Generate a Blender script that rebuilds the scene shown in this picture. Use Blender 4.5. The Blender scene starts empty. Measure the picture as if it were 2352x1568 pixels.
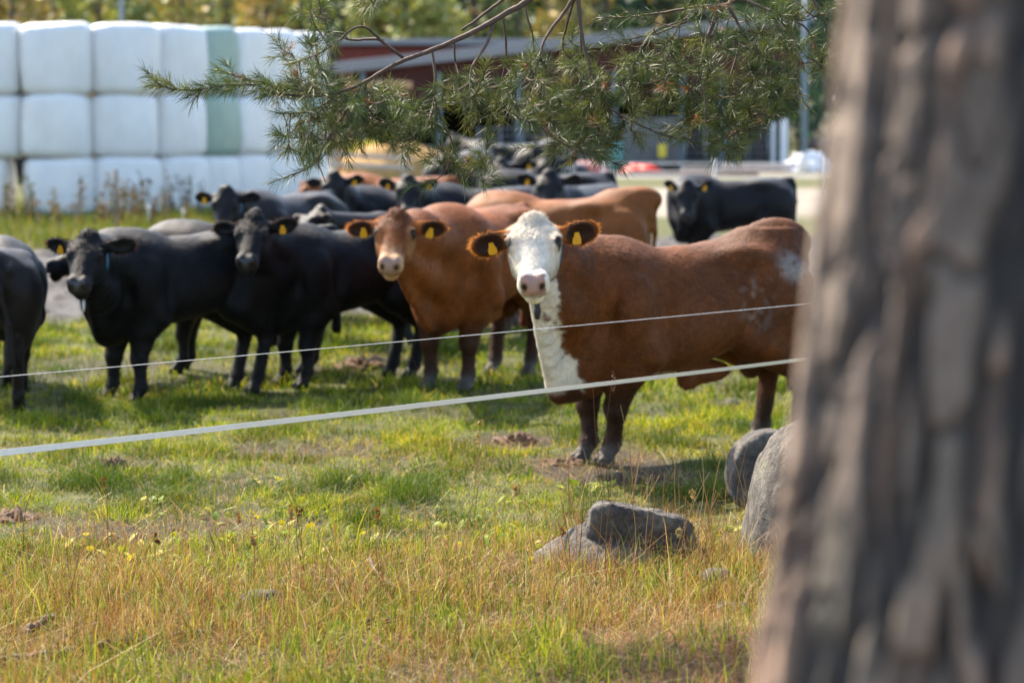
import bpy, math, random
import numpy as np
from mathutils import Vector, Matrix, noise as mnoise

R = math.radians
rng = np.random.default_rng(7)
random.seed(7)
scene = bpy.context.scene
COL = scene.collection

# ------------------------------------------------------------------ camera
CAM_H = 2.19
FPX = 5553.0           # focal length in pixels of a 2352 px wide picture (85 mm)
PITCH = math.atan(534 / FPX)
cam_d = bpy.data.cameras.new('camera')
cam_d.lens = 85.0
cam_d.sensor_width = 36.0
cam_d.clip_start = 0.1
cam_d.clip_end = 2000
cam_d.dof.use_dof = True
cam_d.dof.focus_distance = 11.4
cam_d.dof.aperture_fstop = 2.2
cam = bpy.data.objects.new('camera', cam_d)
COL.objects.link(cam)
cam.location = (0, 0, CAM_H)
cam.rotation_euler = (R(90) - PITCH, 0, 0)
scene.camera = cam

# ------------------------------------------------------------------ world + sun
SUN_AZ = R(40)         # to the left of straight ahead
SUN_EL = R(46)
to_sun = Vector((-math.sin(SUN_AZ) * math.cos(SUN_EL), math.cos(SUN_AZ) * math.cos(SUN_EL), math.sin(SUN_EL)))
w = bpy.data.worlds.new('World')
scene.world = w
w.use_nodes = True
nt = w.node_tree
sky = nt.nodes.new('ShaderNodeTexSky')
sky.sky_type = 'NISHITA'
sky.sun_disc = False
sky.sun_elevation = SUN_EL
sky.sun_rotation = -SUN_AZ
sky.altitude = 100
sky.air_density = 1.0
sky.dust_density = 1.5
bg = nt.nodes['Background']
bg.inputs['Strength'].default_value = 0.145
nt.links.new(sky.outputs[0], bg.inputs['Color'])
sl = bpy.data.lights.new('sun', 'SUN')
sl.energy = 4.6
sl.angle = R(0.55)
sl.color = (1.0, 0.89, 0.73)
sun = bpy.data.objects.new('sun', sl)
COL.objects.link(sun)
sun.rotation_euler = to_sun.to_track_quat('Z', 'Y').to_euler()
sun.location = (-20, 30, 40)
scene.view_settings.view_transform = 'Standard'
scene.view_settings.look = 'None'
scene.view_settings.exposure = 1.7
scene.view_settings.gamma = 1
scene.cycles.max_bounces = 6
scene.cycles.transparent_max_bounces = 8
scene.cycles.use_denoising = True

# ------------------------------------------------------------------ geometry helpers
FW = Vector((0, math.cos(PITCH), -math.sin(PITCH)))
UP = Vector((0, math.sin(PITCH), math.cos(PITCH)))


def ray(x, y):
    return FW + Vector((1, 0, 0)) * ((x - 1176) / FPX) + UP * ((784 - y) / FPX)


def P(x, y, d):
    """point seen at (x, y) of the photograph, d metres ahead"""
    r = ray(x, y)
    return Vector((0, 0, CAM_H)) + r * (d / r.y)


def G(x, y, z=0.0):
    """ground point seen at (x, y)"""
    r = ray(x, y)
    return Vector((0, 0, CAM_H)) + r * ((z - CAM_H) / r.z)


def link(o, parent=None):
    COL.objects.link(o)
    if parent is not None:
        o.parent = parent
    return o


def tag(o, label, cat, group=None, kind=None):
    if label:
        o['label'] = label
    if cat:
        o['category'] = cat
    if group:
        o['group'] = group
    if kind:
        o['kind'] = kind
    return o


def thing(name, label, cat, loc=(0, 0, 0), rz=0.0, group=None):
    o = bpy.data.objects.new(name, None)
    o.empty_display_size = 0.2
    o.location = loc
    o.rotation_euler = (0, 0, rz)
    link(o)
    return tag(o, label, cat, group)


def mesh_np(name, verts, faces_list, mat=None, parent=None, colors=None, smooth=True, attrs=None):
    """faces_list: list of (n,k) int arrays"""
    me = bpy.data.meshes.new(name)
    verts = np.asarray(verts, dtype=np.float32)
    me.vertices.add(len(verts))
    me.vertices.foreach_set('co', verts.ravel())
    faces_list = [np.asarray(f, dtype=np.int32) for f in faces_list if len(f)]
    tot = sum(f.size for f in faces_list)
    me.loops.add(tot)
    me.loops.foreach_set('vertex_index', np.concatenate([f.ravel() for f in faces_list]))
    starts, n = [], 0
    for f in faces_list:
        k = f.shape[1]
        starts.append(n + np.arange(len(f)) * k)
        n += f.size
    starts = np.concatenate(starts).astype(np.int32)
    me.polygons.add(len(starts))
    me.polygons.foreach_set('loop_start', starts)
    me.update(calc_edges=True)
    me.polygons.foreach_set('use_smooth', np.full(len(starts), smooth, dtype=bool))
    if colors is not None:
        a = me.attributes.new('Col', 'FLOAT_COLOR', 'POINT')
        c = np.ones((len(verts), 4), dtype=np.float32)
        c[:, :3] = colors
        a.data.foreach_set('color', c.ravel())
    if attrs:
        for k, v in attrs.items():
            a = me.attributes.new(k, 'FLOAT', 'POINT')
            a.data.foreach_set('value', np.asarray(v, dtype=np.float32))
    me.validate()
    if mat:
        me.materials.append(mat)
    o = bpy.data.objects.new(name, me)
    link(o, parent)
    return o


class MB:
    """collects boxes, tubes, sheets into one mesh"""

    def __init__(self):
        self.v, self.q, self.t, self.n, self.c = [], [], [], 0, []

    def add(self, v, q=(), t=(), col=None):
        v = np.asarray(v, dtype=float).reshape(-1, 3)
        if len(q):
            self.q.append(np.asarray(q) + self.n)
        if len(t):
            self.t.append(np.asarray(t) + self.n)
        self.v.append(v)
        self.c.append(np.tile(np.asarray(col if col is not None else (1, 1, 1), dtype=float), (len(v), 1)) if np.ndim(col) < 2 else col)
        self.n += len(v)

    def box(self, c, s, rz=0.0, bev=0.0, M=None, col=None):
        """box with bevelled edges, c centre, s full size"""
        sx, sy, sz = [a / 2 for a in s]
        b = min(bev, sx * .9, sy * .9, sz * .9)
        vs, fs = [], []
        if b <= 0:
            for z in (-sz, sz):
                for (x, y) in ((-sx, -sy), (sx, -sy), (sx, sy), (-sx, sy)):
                    vs.append((x, y, z))
            fs = [(0, 3, 2, 1), (4, 5, 6, 7), (0, 1, 5, 4), (1, 2, 6, 5), (2, 3, 7, 6), (3, 0, 4, 7)]
        else:
            def ring(ix, iy, z):
                return [(-ix, -sy if iy == sy - b else -iy, z)] if 0 else None
            lv = [(-sz, b), (-sz + b, 0), (sz - b, 0), (sz, b)]
            for (z, ins) in lv:
                x, y = sx - ins, sy - ins
                e = b if ins == 0 else b * .5
                vs += [(-x + e, -y, z), (x - e, -y, z), (x, -y + e, z), (x, y - e, z), (x - e, y, z), (-x + e, y, z), (-x, y - e, z), (-x, -y + e, z)]
            for l in range(3):
                for k in range(8):
                    a = l * 8 + k
                    a2 = l * 8 + (k + 1) % 8
                    fs.append((a, a2, a2 + 8, a + 8))
            for base, rev in ((0, True), (24, False)):
                idx = [base + k for k in range(8)]
                quads = [(idx[0], idx[1], idx[2], idx[7]), (idx[7], idx[2], idx[3], idx[6]), (idx[6], idx[3], idx[4], idx[5])]
                for qd in quads:
                    fs.append(tuple(reversed(qd)) if rev else qd)
        v = np.array(vs)
        if rz:
            cz, szn = math.cos(rz), math.sin(rz)
            v = v @ np.array([[cz, szn, 0], [-szn, cz, 0], [0, 0, 1]])
        if M is not None:
            v = v @ np.array(M).T
        self.add(v + np.array(c), q=fs, col=col)

    def tube(self, pts, rad, n=8, col=None, cap=True, jitter=0.0):
        pts = np.asarray(pts, dtype=float)
        m = len(pts)
        rad = np.broadcast_to(np.asarray(rad, dtype=float), (m,))
        tan = np.gradient(pts, axis=0)
        tan /= np.linalg.norm(tan, axis=1)[:, None] + 1e-9
        ref = np.array([0, 0, 1.0]) if abs(tan[0][2]) < .9 else np.array([1.0, 0, 0])
        ang = np.linspace(0, 2 * math.pi, n, endpoint=False)
        vs = []
        u = None
        for i in range(m):
            u0 = ref if u is None else u
            u = u0 - tan[i] * np.dot(u0, tan[i])
            u /= np.linalg.norm(u) + 1e-9
            vv = np.cross(tan[i], u)
            rr = rad[i] * (1 + jitter * rng.uniform(-1, 1, n)) if jitter else rad[i]
            vs.append(pts[i] + (np.cos(ang) * rr)[:, None] * u + (np.sin(ang) * rr)[:, None] * vv)
        v = np.concatenate(vs)
        q = []
        for i in range(m - 1):
            for k in range(n):
                q.append((i * n + k, i * n + (k + 1) % n, (i + 1) * n + (k + 1) % n, (i + 1) * n + k))
        t = []
        if cap:
            v = np.concatenate([v, pts[:1], pts[-1:]])
            for k in range(n):
                t.append((m * n, (k + 1) % n, k))
                t.append((m * n + 1, (m - 1) * n + k, (m - 1) * n + (k + 1) % n))
        self.add(v, q=q, t=t, col=col)

    def build(self, name, mat=None, parent=None, smooth=False):
        return mesh_np(name, np.concatenate(self.v), ([np.concatenate(self.q)] if self.q else []) + ([np.concatenate(self.t)] if self.t else []),
                       mat, parent, np.concatenate(self.c), smooth)


def hash2(ix, iy, seed):
    n = (ix.astype(np.int64) * 374761393 + iy.astype(np.int64) * 668265263 + seed * 1442695041) & 0x7fffffff
    n = ((n ^ (n >> 13)) * 1274126177) & 0x7fffffff
    return ((n ^ (n >> 16)) & 0xffff) / 65535.0


def vnoise(x, y, s, seed=0):
    """value noise 0..1, cell size s"""
    x = np.asarray(x, dtype=float) / s
    y = np.asarray(y, dtype=float) / s
    ix, iy = np.floor(x), np.floor(y)
    fx, fy = x - ix, y - iy
    fx = fx * fx * (3 - 2 * fx)
    fy = fy * fy * (3 - 2 * fy)
    a, b = hash2(ix, iy, seed), hash2(ix + 1, iy, seed)
    c, d = hash2(ix, iy + 1, seed), hash2(ix + 1, iy + 1, seed)
    return (a * (1 - fx) + b * fx) * (1 - fy) + (c * (1 - fx) + d * fx) * fy


def fbm(x, y, s, seed=0, o=3):
    t, a, r = 0, 1.0, 0
    for i in range(o):
        r = r + a * vnoise(x, y, s / 2 ** i, seed + i * 17)
        t += a
        a *= .5
    return r / t


def sstep(a, b, x):
    t = np.clip((x - a) / (b - a), 0, 1)
    return t * t * (3 - 2 * t)


# ------------------------------------------------------------------ materials
def new_mat(name):
    m = bpy.data.materials.new(name)
    m.use_nodes = True
    t = m.node_tree
    b = t.nodes['Principled BSDF']
    return m, t, b


def N(t, typ, **kw):
    n = t.nodes.new(typ)
    for k, v in kw.items():
        if k in n.inputs:
            n.inputs[k].default_value = v
        else:
            setattr(n, k, v)
    return n


def mix(t, fac, a, b, blend='MIX'):
    n = t.nodes.new('ShaderNodeMix')
    n.data_type = 'RGBA'
    n.blend_type = blend
    for s, v in ((0, fac), (6, a), (7, b)):
        if isinstance(v, bpy.types.NodeSocket):
            t.links.new(v, n.inputs[s])
        elif s == 0:
            n.inputs[0].default_value = v
        else:
            n.inputs[s].default_value = (*v, 1)
    return n.outputs[2]


def ramp(t, fac, stops):
    n = t.nodes.new('ShaderNodeValToRGB')
    els = n.color_ramp.elements
    while len(els) < len(stops):
        els.new(.5)
    for e, (p, c) in zip(els, stops):
        e.position = p
        e.color = (*c, 1) if len(c) == 3 else c
    t.links.new(fac, n.inputs[0])
    return n.outputs[0]


def noise_tex(t, scale, detail=4, rough=.55, stretch=None, coord='Object'):
    tc = t.nodes.new('ShaderNodeTexCoord')
    n = t.nodes.new('ShaderNodeTexNoise')
    n.inputs['Scale'].default_value = scale
    n.inputs['Detail'].default_value = detail
    n.inputs['Roughness'].default_value = rough
    if stretch:
        mp = t.nodes.new('ShaderNodeMapping')
        mp.inputs['Scale'].default_value = stretch
        t.links.new(tc.outputs[coord], mp.inputs[0])
        t.links.new(mp.outputs[0], n.inputs[0])
    else:
        t.links.new(tc.outputs[coord], n.inputs[0])
    return n.outputs[0]


def bump(t, b, h, strength=.3, dist=.01):
    n = t.nodes.new('ShaderNodeBump')
    n.inputs['Strength'].default_value = strength
    n.inputs['Distance'].default_value = dist
    t.links.new(h, n.inputs['Height'])
    t.links.new(n.outputs[0], b.inputs['Normal'])


def simple(name, c, rough=.6, var=.25, scale=6, metal=0, bmp=.15, spec=.5, c2=None):
    m, t, b = new_mat(name)
    nz = noise_tex(t, scale)
    c2 = c2 or tuple(x * (1 - var) for x in c)
    col = ramp(t, nz, [(.3, c2), (.7, c)])
    t.links.new(col, b.inputs['Base Color'])
    b.inputs['Roughness'].default_value = rough
    b.inputs['Metallic'].default_value = metal
    b.inputs['Specular IOR Level'].default_value = spec
    if bmp:
        bump(t, b, noise_tex(t, scale * 5), bmp, .02)
    return m


def leaf_mat(name, trans=.4, rough=.5, tint=(1, 1, 1), spec=.35):
    """foliage: colour from the point attribute, lets light through"""
    m, t, b = new_mat(name)
    at = N(t, 'ShaderNodeAttribute', attribute_name='Col')
    b.inputs['Roughness'].default_value = rough
    b.inputs['Specular IOR Level'].default_value = spec
    t.links.new(at.outputs['Color'], b.inputs['Base Color'])
    tr = N(t, 'ShaderNodeBsdfTranslucent')
    c2 = mix(t, 1.0, at.outputs['Color'], tint, 'MULTIPLY')
    t.links.new(c2, tr.inputs['Color'])
    ms = N(t, 'ShaderNodeMixShader')
    ms.inputs[0].default_value = trans
    t.links.new(b.outputs[0], ms.inputs[1])
    t.links.new(tr.outputs[0], ms.inputs[2])
    t.links.new(ms.outputs[0], t.nodes['Material Output'].inputs['Surface'])
    return m


def coat_mat(name, rough=.55, sheen=.25, spec=.35, sheen_col=(1, .9, .8), earc=(.3, .12, .05)):
    m, t, b = new_mat(name)
    at = N(t, 'ShaderNodeAttribute', attribute_name='Col')
    n1 = noise_tex(t, 7, 3)
    n2 = noise_tex(t, 60, 4, .7, (1, 1, .35))
    v1 = ramp(t, n1, [(.3, (.78, .78, .78)), (.7, (1.12, 1.1, 1.08))])
    v2 = ramp(t, n2, [(.3, (.82, .82, .82)), (.7, (1.12, 1.12, 1.12))])
    c = mix(t, 1.0, at.outputs['Color'], v1, 'MULTIPLY')
    c = mix(t, 1.0, c, v2, 'MULTIPLY')
    t.links.new(c, b.inputs['Base Color'])
    b.inputs['Roughness'].default_value = rough
    b.inputs['Specular IOR Level'].default_value = spec
    b.inputs['Sheen Weight'].default_value = sheen
    b.inputs['Sheen Roughness'].default_value = .4
    b.inputs['Sheen Tint'].default_value = (*sheen_col, 1)
    n3 = noise_tex(t, 16, 5, .65, (.6, 1, 1))
    bump(t, b, mix(t, .4, n2, n3), .55, .02)
    we = N(t, 'ShaderNodeAttribute', attribute_name='wet')
    mr = N(t, 'ShaderNodeMapRange')
    t.links.new(we.outputs['Fac'], mr.inputs[0])
    mr.inputs[3].default_value = rough
    mr.inputs[4].default_value = .28
    t.links.new(mr.outputs[0], b.inputs['Roughness'])
    ms2 = N(t, 'ShaderNodeMapRange')
    t.links.new(we.outputs['Fac'], ms2.inputs[0])
    ms2.inputs[3].default_value = spec
    ms2.inputs[4].default_value = .5
    t.links.new(ms2.outputs[0], b.inputs['Specular IOR Level'])
    # thin ears let the sun through
    ea = N(t, 'ShaderNodeAttribute', attribute_name='thin')
    tr = N(t, 'ShaderNodeBsdfTranslucent')
    tr.inputs['Color'].default_value = (*earc, 1)
    mm = N(t, 'ShaderNodeMath', operation='MULTIPLY')
    t.links.new(ea.outputs['Fac'], mm.inputs[0])
    mm.inputs[1].default_value = .55
    ms = N(t, 'ShaderNodeMixShader')
    t.links.new(mm.outputs[0], ms.inputs[0])
    t.links.new(b.outputs[0], ms.inputs[1])
    t.links.new(tr.outputs[0], ms.inputs[2])
    t.links.new(ms.outputs[0], t.nodes['Material Output'].inputs['Surface'])
    return m


M = {}
M['coat_black'] = coat_mat('black_coat', .52, .06, .17, (.8, .85, 1), (.10, .045, .035))
M['coat_brown'] = coat_mat('brown_coat', .55, .07, .16, (1, .6, .35), (.62, .25, .05))
M['eye'] = simple('eye_dark', (.010, .007, .006), .22, 0, 5, bmp=0, spec=.3)
M['tag_yellow'] = simple('yellow_tag_plastic', (.72, .34, .012), .4, .1, 20, bmp=0)
M['blue_plastic'] = simple('blue_plastic', (.008, .07, .14), .4, .2, 20, bmp=0)
M['white_hair'] = simple('pale_drool', (.55, .53, .50), .5, .1, 30, bmp=0)
M['strap'] = simple('dark_strap', (.03, .025, .022), .7, .3, 30)
M['grass'] = leaf_mat('grass_blades', .32, .6, (1.25, 1.15, .45), .15)
M['straw'] = leaf_mat('dry_grass', .26, .65, (1.1, 1.0, .6), .15)
M['leaves'] = leaf_mat('tree_leaves', .22, .6, (1.1, 1.05, .6))
M['needles'] = leaf_mat('pine_needles', .25, .5, (1.1, 1.1, .6), .25)


# ------------------------------------------------------------------ ground
MUD = []   # (x, y, rx, ry, strength)
for (px, py, rx, ry, s) in [(1190, 1018, .35, .35, 1), (1290, 1062, .55, .22, 1), (1410, 1062, .45, .5, 1), (1480, 1095, .4, .25, .9),
                            (1560, 1110, .3, .2, .6), (300, 1215, .6, .35, .9), (60, 1195, .45, .3, .9), (480, 1180, .3, .2, .6),
                            (840, 835, .5, .5, .9), (1000, 850, .7, .8, .5), (250, 1080, .2, .2, .8), (560, 1120, .3, .2, .6), (900, 1180, .5, .25, .6),
                            (1130, 905, .6, .5, .6), (130, 850, .6, 1.2, .5), (450, 840, .8, 1.0, .4), (900, 1075, .3, .2, .5)]:
    g = G(px, py)
    MUD.append((g.x, g.y, rx, ry, s))
_m = G(1580, 1545)
MOUND = (_m.x + .12, _m.y)


def mud_mask(x, y):
    r = np.zeros_like(x, dtype=float)
    w1 = (fbm(x, y, .35, 5) - .5) * 1.5
    for (mx, my, rx, ry, s) in MUD:
        d = np.sqrt(((x - mx) / (rx * 1.25)) ** 2 + ((y - my) / (ry * 1.35)) ** 2) + w1
        r = np.maximum(r, s * (1 - sstep(.55, 1.15, d)))
    pat = sstep(.60, .70, fbm(x, y, .55, 205)) * (y > 11.2) * (y < 25) * .8
    return np.maximum(r, pat)


def gravel_mask(x, y):
    e = (fbm(x, y, 3.0, 11) - .5) * 3.5
    near = 25.0 + .12 * x + e
    far = 36.5 + .55 * (x + 8) * (x > -8) + e * .5
    far = np.minimum(far, 41)
    return sstep(-.8, .8, y - near) * (1 - sstep(-.8, .8, y - far))


def needle_mask(x, y):
    d = np.sqrt(((x - MOUND[0]) / .62) ** 2 + ((y - MOUND[1]) / .75) ** 2) + (fbm(x, y, .3, 31) - .5) * .7
    return 1 - sstep(.6, 1.15, d)


def gz(x, y):
    x = np.asarray(x, dtype=float)
    y = np.asarray(y, dtype=float)
    near = np.exp(-np.maximum(y - 40, 0) / 20.)
    z = ((fbm(x, y, 2.2, 3) - .5) * .10 + (fbm(x, y, .5, 8) - .5) * .05) * near
    z = z - .03 * mud_mask(x, y)
    z = z + gravel_mask(x, y) * ((fbm(x, y, .45, 21) - .5) * .14 + sstep(.5, .8, fbm(x, y, .3, 25)) * .10)
    d = np.sqrt(((x - MOUND[0]) / .75) ** 2 + ((y - MOUND[1]) / .8) ** 2)
    z = z + .13 * np.exp(-d * d * 1.6)
    return z


def gz1(x, y):
    return float(gz(np.array([x]), np.array([y]))[0])


def build_ground():
    ys = np.concatenate([-np.geomspace(3000, 8, 14), np.arange(-2, 7, 1.0), np.arange(7, 26, .085), np.arange(26, 44, .2), np.arange(44, 100, 1.4), np.geomspace(100, 3000, 20)])
    xs = np.arange(-7.5, 7.5, .085)
    xr = np.concatenate([np.arange(7.5, 22, .5), np.geomspace(22, 3000, 18)])
    xs = np.concatenate([-xr[::-1], xs, xr])
    X, Y = np.meshgrid(xs, ys)
    x, y = X.ravel(), Y.ravel()
    z = gz(x, y)
    nx, ny = len(xs), len(ys)
    i = np.arange(ny - 1)[:, None] * nx + np.arange(nx - 1)[None, :]
    i = i.ravel()
    q = np.stack([i, i + 1, i + 1 + nx, i + nx], 1)
    dry = (1 - sstep(10.9, 12.4, y + (fbm(x, y, .9, 44) - .5) * 1.6))
    m, t, b = new_mat('pasture_soil')

    def A(n):
        return N(t, 'ShaderNodeAttribute', attribute_name=n).outputs['Fac']
    n_big = noise_tex(t, .9, 5)
    n_mid = noise_tex(t, 7, 6, .65)
    n_fine = noise_tex(t, 45, 5, .7)
    green = ramp(t, n_mid, [(.3, (.045, .042, .016)), (.55, (.08, .085, .022)), (.75, (.14, .14, .04))])
    straw = ramp(t, n_mid, [(.3, (.030, .019, .010)), (.55, (.075, .045, .02)), (.75, (.15, .095, .045))])
    soil = ramp(t, n_fine, [(.25, (.012, .008, .006)), (.5, (.034, .022, .014)), (.75, (.075, .052, .035))])
    grav = ramp(t, n_mid, [(.3, (.016, .013, .011)), (.45, (.045, .040, .038)), (.6, (.09, .084, .084)), (.8, (.17, .163, .165))])
    gravf = ramp(t, n_fine, [(.3, (.6, .6, .6)), (.7, (1.25, 1.25, 1.25))])
    grav = mix(t, 1.0, grav, gravf, 'MULTIPLY')
    need = ramp(t, n_fine, [(.25, (.05, .025, .014)), (.5, (.15, .075, .035)), (.75, (.26, .14, .07))])
    yard = ramp(t, n_big, [(.3, (.19, .165, .13)), (.7, (.30, .265, .21))])
    c = mix(t, A('dry'), green, straw)
    c = mix(t, A('mud'), c, soil)
    c = mix(t, A('gravel'), c, grav)
    c = mix(t, A('needle'), c, need)
    c = mix(t, A('yard'), c, yard)
    t.links.new(c, b.inputs['Base Color'])
    b.inputs['Specular IOR Level'].default_value = .25
    rr = N(t, 'ShaderNodeMapRange')
    t.links.new(A('gravel'), rr.inputs[0])
    rr.inputs[3].default_value = .9
    rr.inputs[4].default_value = .8
    t.links.new(rr.outputs[0], b.inputs['Roughness'])
    bump(t, b, n_fine, .8, .03)
    yd = sstep(48, 52, y + (fbm(x, y, 6, 61) - .5) * 8) * (1 - sstep(64, 70, y)) * sstep(-3, 1, x)
    yd = np.maximum(yd, sstep(74, 78, y) * (1 - sstep(110, 120, y)) * sstep(-12, -8, x) * .8)
    o = mesh_np('ground', np.stack([x, y, z], 1), [q], m, None, None, True,
                dict(dry=dry, mud=mud_mask(x, y), gravel=gravel_mask(x, y), needle=needle_mask(x, y), yard=yd))
    o['kind'] = 'structure'


build_ground()


def blades(px, py, h, wd, col, lean=.35, bend=.5, tipcol=None, z0=None, name='grass', mat=None, curl=None):
    n = len(px)
    a = rng.uniform(0, 2 * math.pi, n)
    f = rng.uniform(0, 2 * math.pi, n)
    ln = np.abs(rng.normal(0, 1, n)) * lean * h
    dx, dy = np.cos(a) * ln, np.sin(a) * ln
    z = (gz(px, py) if z0 is None else z0) - .005
    wx, wy = np.cos(f) * wd / 2, np.sin(f) * wd / 2
    v = np.empty((n, 7, 3))
    for k, (fr, ww) in enumerate(((0, 1.0), (.42, .85), (.78, .5))):
        off = fr ** (1 + bend)
        hz = h * fr * (1 - .15 * fr)
        v[:, 2 * k, 0] = px + dx * off - wx * ww
        v[:, 2 * k, 1] = py + dy * off - wy * ww
        v[:, 2 * k, 2] = z + hz
        v[:, 2 * k + 1, 0] = px + dx * off + wx * ww
        v[:, 2 * k + 1, 1] = py + dy * off + wy * ww
        v[:, 2 * k + 1, 2] = z + hz
    v[:, 6, 0] = px + dx * 1.12
    v[:, 6, 1] = py + dy * 1.12
    v[:, 6, 2] = z + h * (.95 - .4 * np.minimum(ln / h, 1.2))
    b = np.arange(n)[:, None] * 7
    q = np.concatenate([b + np.array([[0, 1, 3, 2]]), b + np.array([[2, 3, 5, 4]])])
    t = b + np.array([[4, 5, 6]])
    c = np.repeat(col[:, None, :], 7, 1)
    return v.reshape(-1, 3), q, t, c.reshape(-1, 3)


def scatter(y0, y1, dens, marg=1.3):
    """random points in the wedge the camera sees between y0 and y1, plus margin"""
    hw1 = y1 * .2118 + marg
    n = int((y1 - y0) * 2 * hw1 * dens)
    x = rng.uniform(-hw1, hw1, n)
    y = rng.uniform(y0, y1, n)
    k = np.abs(x) < y * .2118 + marg
    return x[k], y[k]


def palette(n, cols, wts, jit=.2):
    cols = np.array(cols)
    i = rng.choice(len(cols), n, p=np.array(wts) / np.sum(wts))
    c = cols[i]
    return c * (1 + rng.uniform(-jit, jit, (n, 1))) * (1 + rng.uniform(-.06, .06, (n, 3)))


GREEN = [(.05, .10, .008), (.13, .20, .010), (.22, .265, .014), (.31, .295, .022), (.38, .31, .11)]
STRAW = [(.33, .165, .05), (.40, .235, .085), (.48, .35, .17), (.15, .070, .027), (.44, .40, .22)]
ROCKS = []


def dryness(x, y):
    e = (fbm(x, y, .9, 44) - .5) * 1.6
    d = (1 - sstep(10.9, 12.2, y + e)) * (.50 + .50 * sstep(9.0, 10.2, y + e))
    rp = np.exp(-(((x - .75) / .8) ** 2 + ((y - 11.5) / 1.1) ** 2))
    return np.clip(np.maximum(d, rp * .95), 0, 1)


def build_grass():
    vs, qs, ts, cs, n0 = [], [], [], [], 0

    def put(r):
        nonlocal n0
        v, q, t, c = r
        vs.append(v); qs.append(q + n0); ts.append(t + n0); cs.append(c)
        n0 += len(v)
    # short pasture grass
    for (y0, y1, dens, hs, wd) in ((7.6, 11, 3600, .070, .0040), (11, 14, 3800, .058, .0044), (14, 18, 2500, .060, .0058), (18, 25.5, 1200, .065, .0085)):
        x, y = scatter(y0, y1, dens)
        clump = fbm(x, y, .35, 71)
        big = fbm(x, y, 1.6, 77)
        keep = rng.uniform(0, 1, len(x)) < np.clip(-.15 + 2.1 * clump * (.4 + big), 0, 1) * (1 - .96 * mud_mask(x, y)) * (1 - .8 * needle_mask(x, y)) * (1 - .75 * dryness(x, y))
        keep &= gravel_mask(x, y) < rng.uniform(.2, .8, len(x))
        x, y, clump, big = x[keep], y[keep], clump[keep], big[keep]
        h = hs * rng.lognormal(0, .35, len(x)) * (.25 + 2.0 * clump ** 2) * (.6 + .8 * big)
        c = palette(len(x), GREEN, (2, 3, 3, 2, 1.3), .25)
        c = c * (.50 + .80 * sstep(.28, .72, fbm(x, y, .25, 95)))[:, None]
        lush = (sstep(.58, .70, fbm(x, y, .55, 131)) * (y > 12.5))[:, None]
        c = c * (1 - lush * .75) + np.array([.035, .085, .012]) * lush * .75
        h = h * (1 + .8 * lush[:, 0])
        yel = sstep(.45, .75, fbm(x, y, 1.1, 91))[:, None]
        c = c * (1 - yel * .6) + c * np.array([1.35, 1.12, .8]) * yel * .6
        put(blades(x, y, h, wd * rng.uniform(.6, 1.4, len(x)), c, .75, .6))
    v, q, t, c = np.concatenate(vs), np.concatenate(qs), np.concatenate(ts), np.concatenate(cs)
    o = mesh_np('pasture_grass', v, [q, t], M['grass'], None, c, False)
    tag(o, 'short green grazed grass covering the pasture under the cattle', 'grass', kind='stuff')
    vs, qs, ts, cs, n0 = [], [], [], [], 0
    # dry standing grass in the foreground
    x, y = scatter(7.4, 13.2, 3500)
    dn = dryness(x, y)
    cl = fbm(x, y, .28, 23)
    keep = rng.uniform(0, 1, len(x)) < dn * np.clip(cl * 3.0 - .80, .05, 1) * (1 - .75 * needle_mask(x, y))
    x, y, cl = x[keep], y[keep], cl[keep]
    h = .098 * rng.lognormal(0, .5, len(x)) * (.3 + 1.2 * cl)
    put(blades(x, y, h, .0028 * rng.uniform(.6, 1.5, len(x)), palette(len(x), STRAW, (3, 3, 1.5, 3, .8)), .6, .5))
    # taller green blades mixed in
    x, y = scatter(7.4, 12.0, 1450)
    keep = rng.uniform(0, 1, len(x)) < np.clip(fbm(x, y, .4, 37) * 3.0 - 1.0, .02, 1) * (1 - .7 * needle_mask(x, y))
    x, y = x[keep], y[keep]
    h = .088 * rng.lognormal(0, .45, len(x))
    c = palette(len(x), [(.14, .21, .018), (.26, .31, .025), (.40, .38, .05), (.08, .13, .018)], (3, 3, 2, 1.5))
    put(blades(x, y, h, .006 * rng.uniform(.6, 1.3, len(x)), c, .45, .8))
    # straw mat lying flat
    x, y = scatter(7.4, 16, 1500)
    keep = rng.uniform(0, 1, len(x)) < np.clip(dryness(x, y) + .18 + .4 * mud_mask(x, y), 0, 1)
    x, y = x[keep], y[keep]
    put(blades(x, y, .05 * rng.lognormal(0, .4, len(x)), .003 * rng.uniform(.6, 1.4, len(x)), palette(len(x), STRAW, (2, 3, 3, 1, 2)), 2.2, .3))
    v, q, t, c = np.concatenate(vs), np.concatenate(qs), np.concatenate(ts), np.concatenate(cs)
    o = mesh_np('dry_grass', v, [q, t], M['straw'], None, c, False)
    tag(o, 'dry straw coloured grass mixed with green blades in the foreground', 'grass', kind='stuff')
    # verge beneath the bales
    vs, qs, ts, cs, n0 = [], [], [], [], 0
    n = 26000
    x = rng.uniform(-16, -1, n)
    y = rng.uniform(35, 56, n)
    keep = gravel_mask(x, y) < .3
    x, y = x[keep], y[keep]
    h = .20 * rng.lognormal(0, .4, len(x)) * (.5 + fbm(x, y, 1.2, 3))
    put(blades(x, y, h, .02 * rng.uniform(.6, 1.4, len(x)), palette(len(x), [(.07, .11, .015), (.12, .15, .02), (.18, .18, .04), (.25, .18, .07)], (3, 3, 2, 1)), .5, .5))
    v, q, t, c = np.concatenate(vs), np.concatenate(qs), np.concatenate(ts), np.concatenate(cs)
    o = mesh_np('verge_grass', v, [q, t], M['grass'], None, c, False)
    tag(o, 'rough green grass verge in front of the white wrapped bales', 'grass', kind='stuff')


build_grass()


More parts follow.
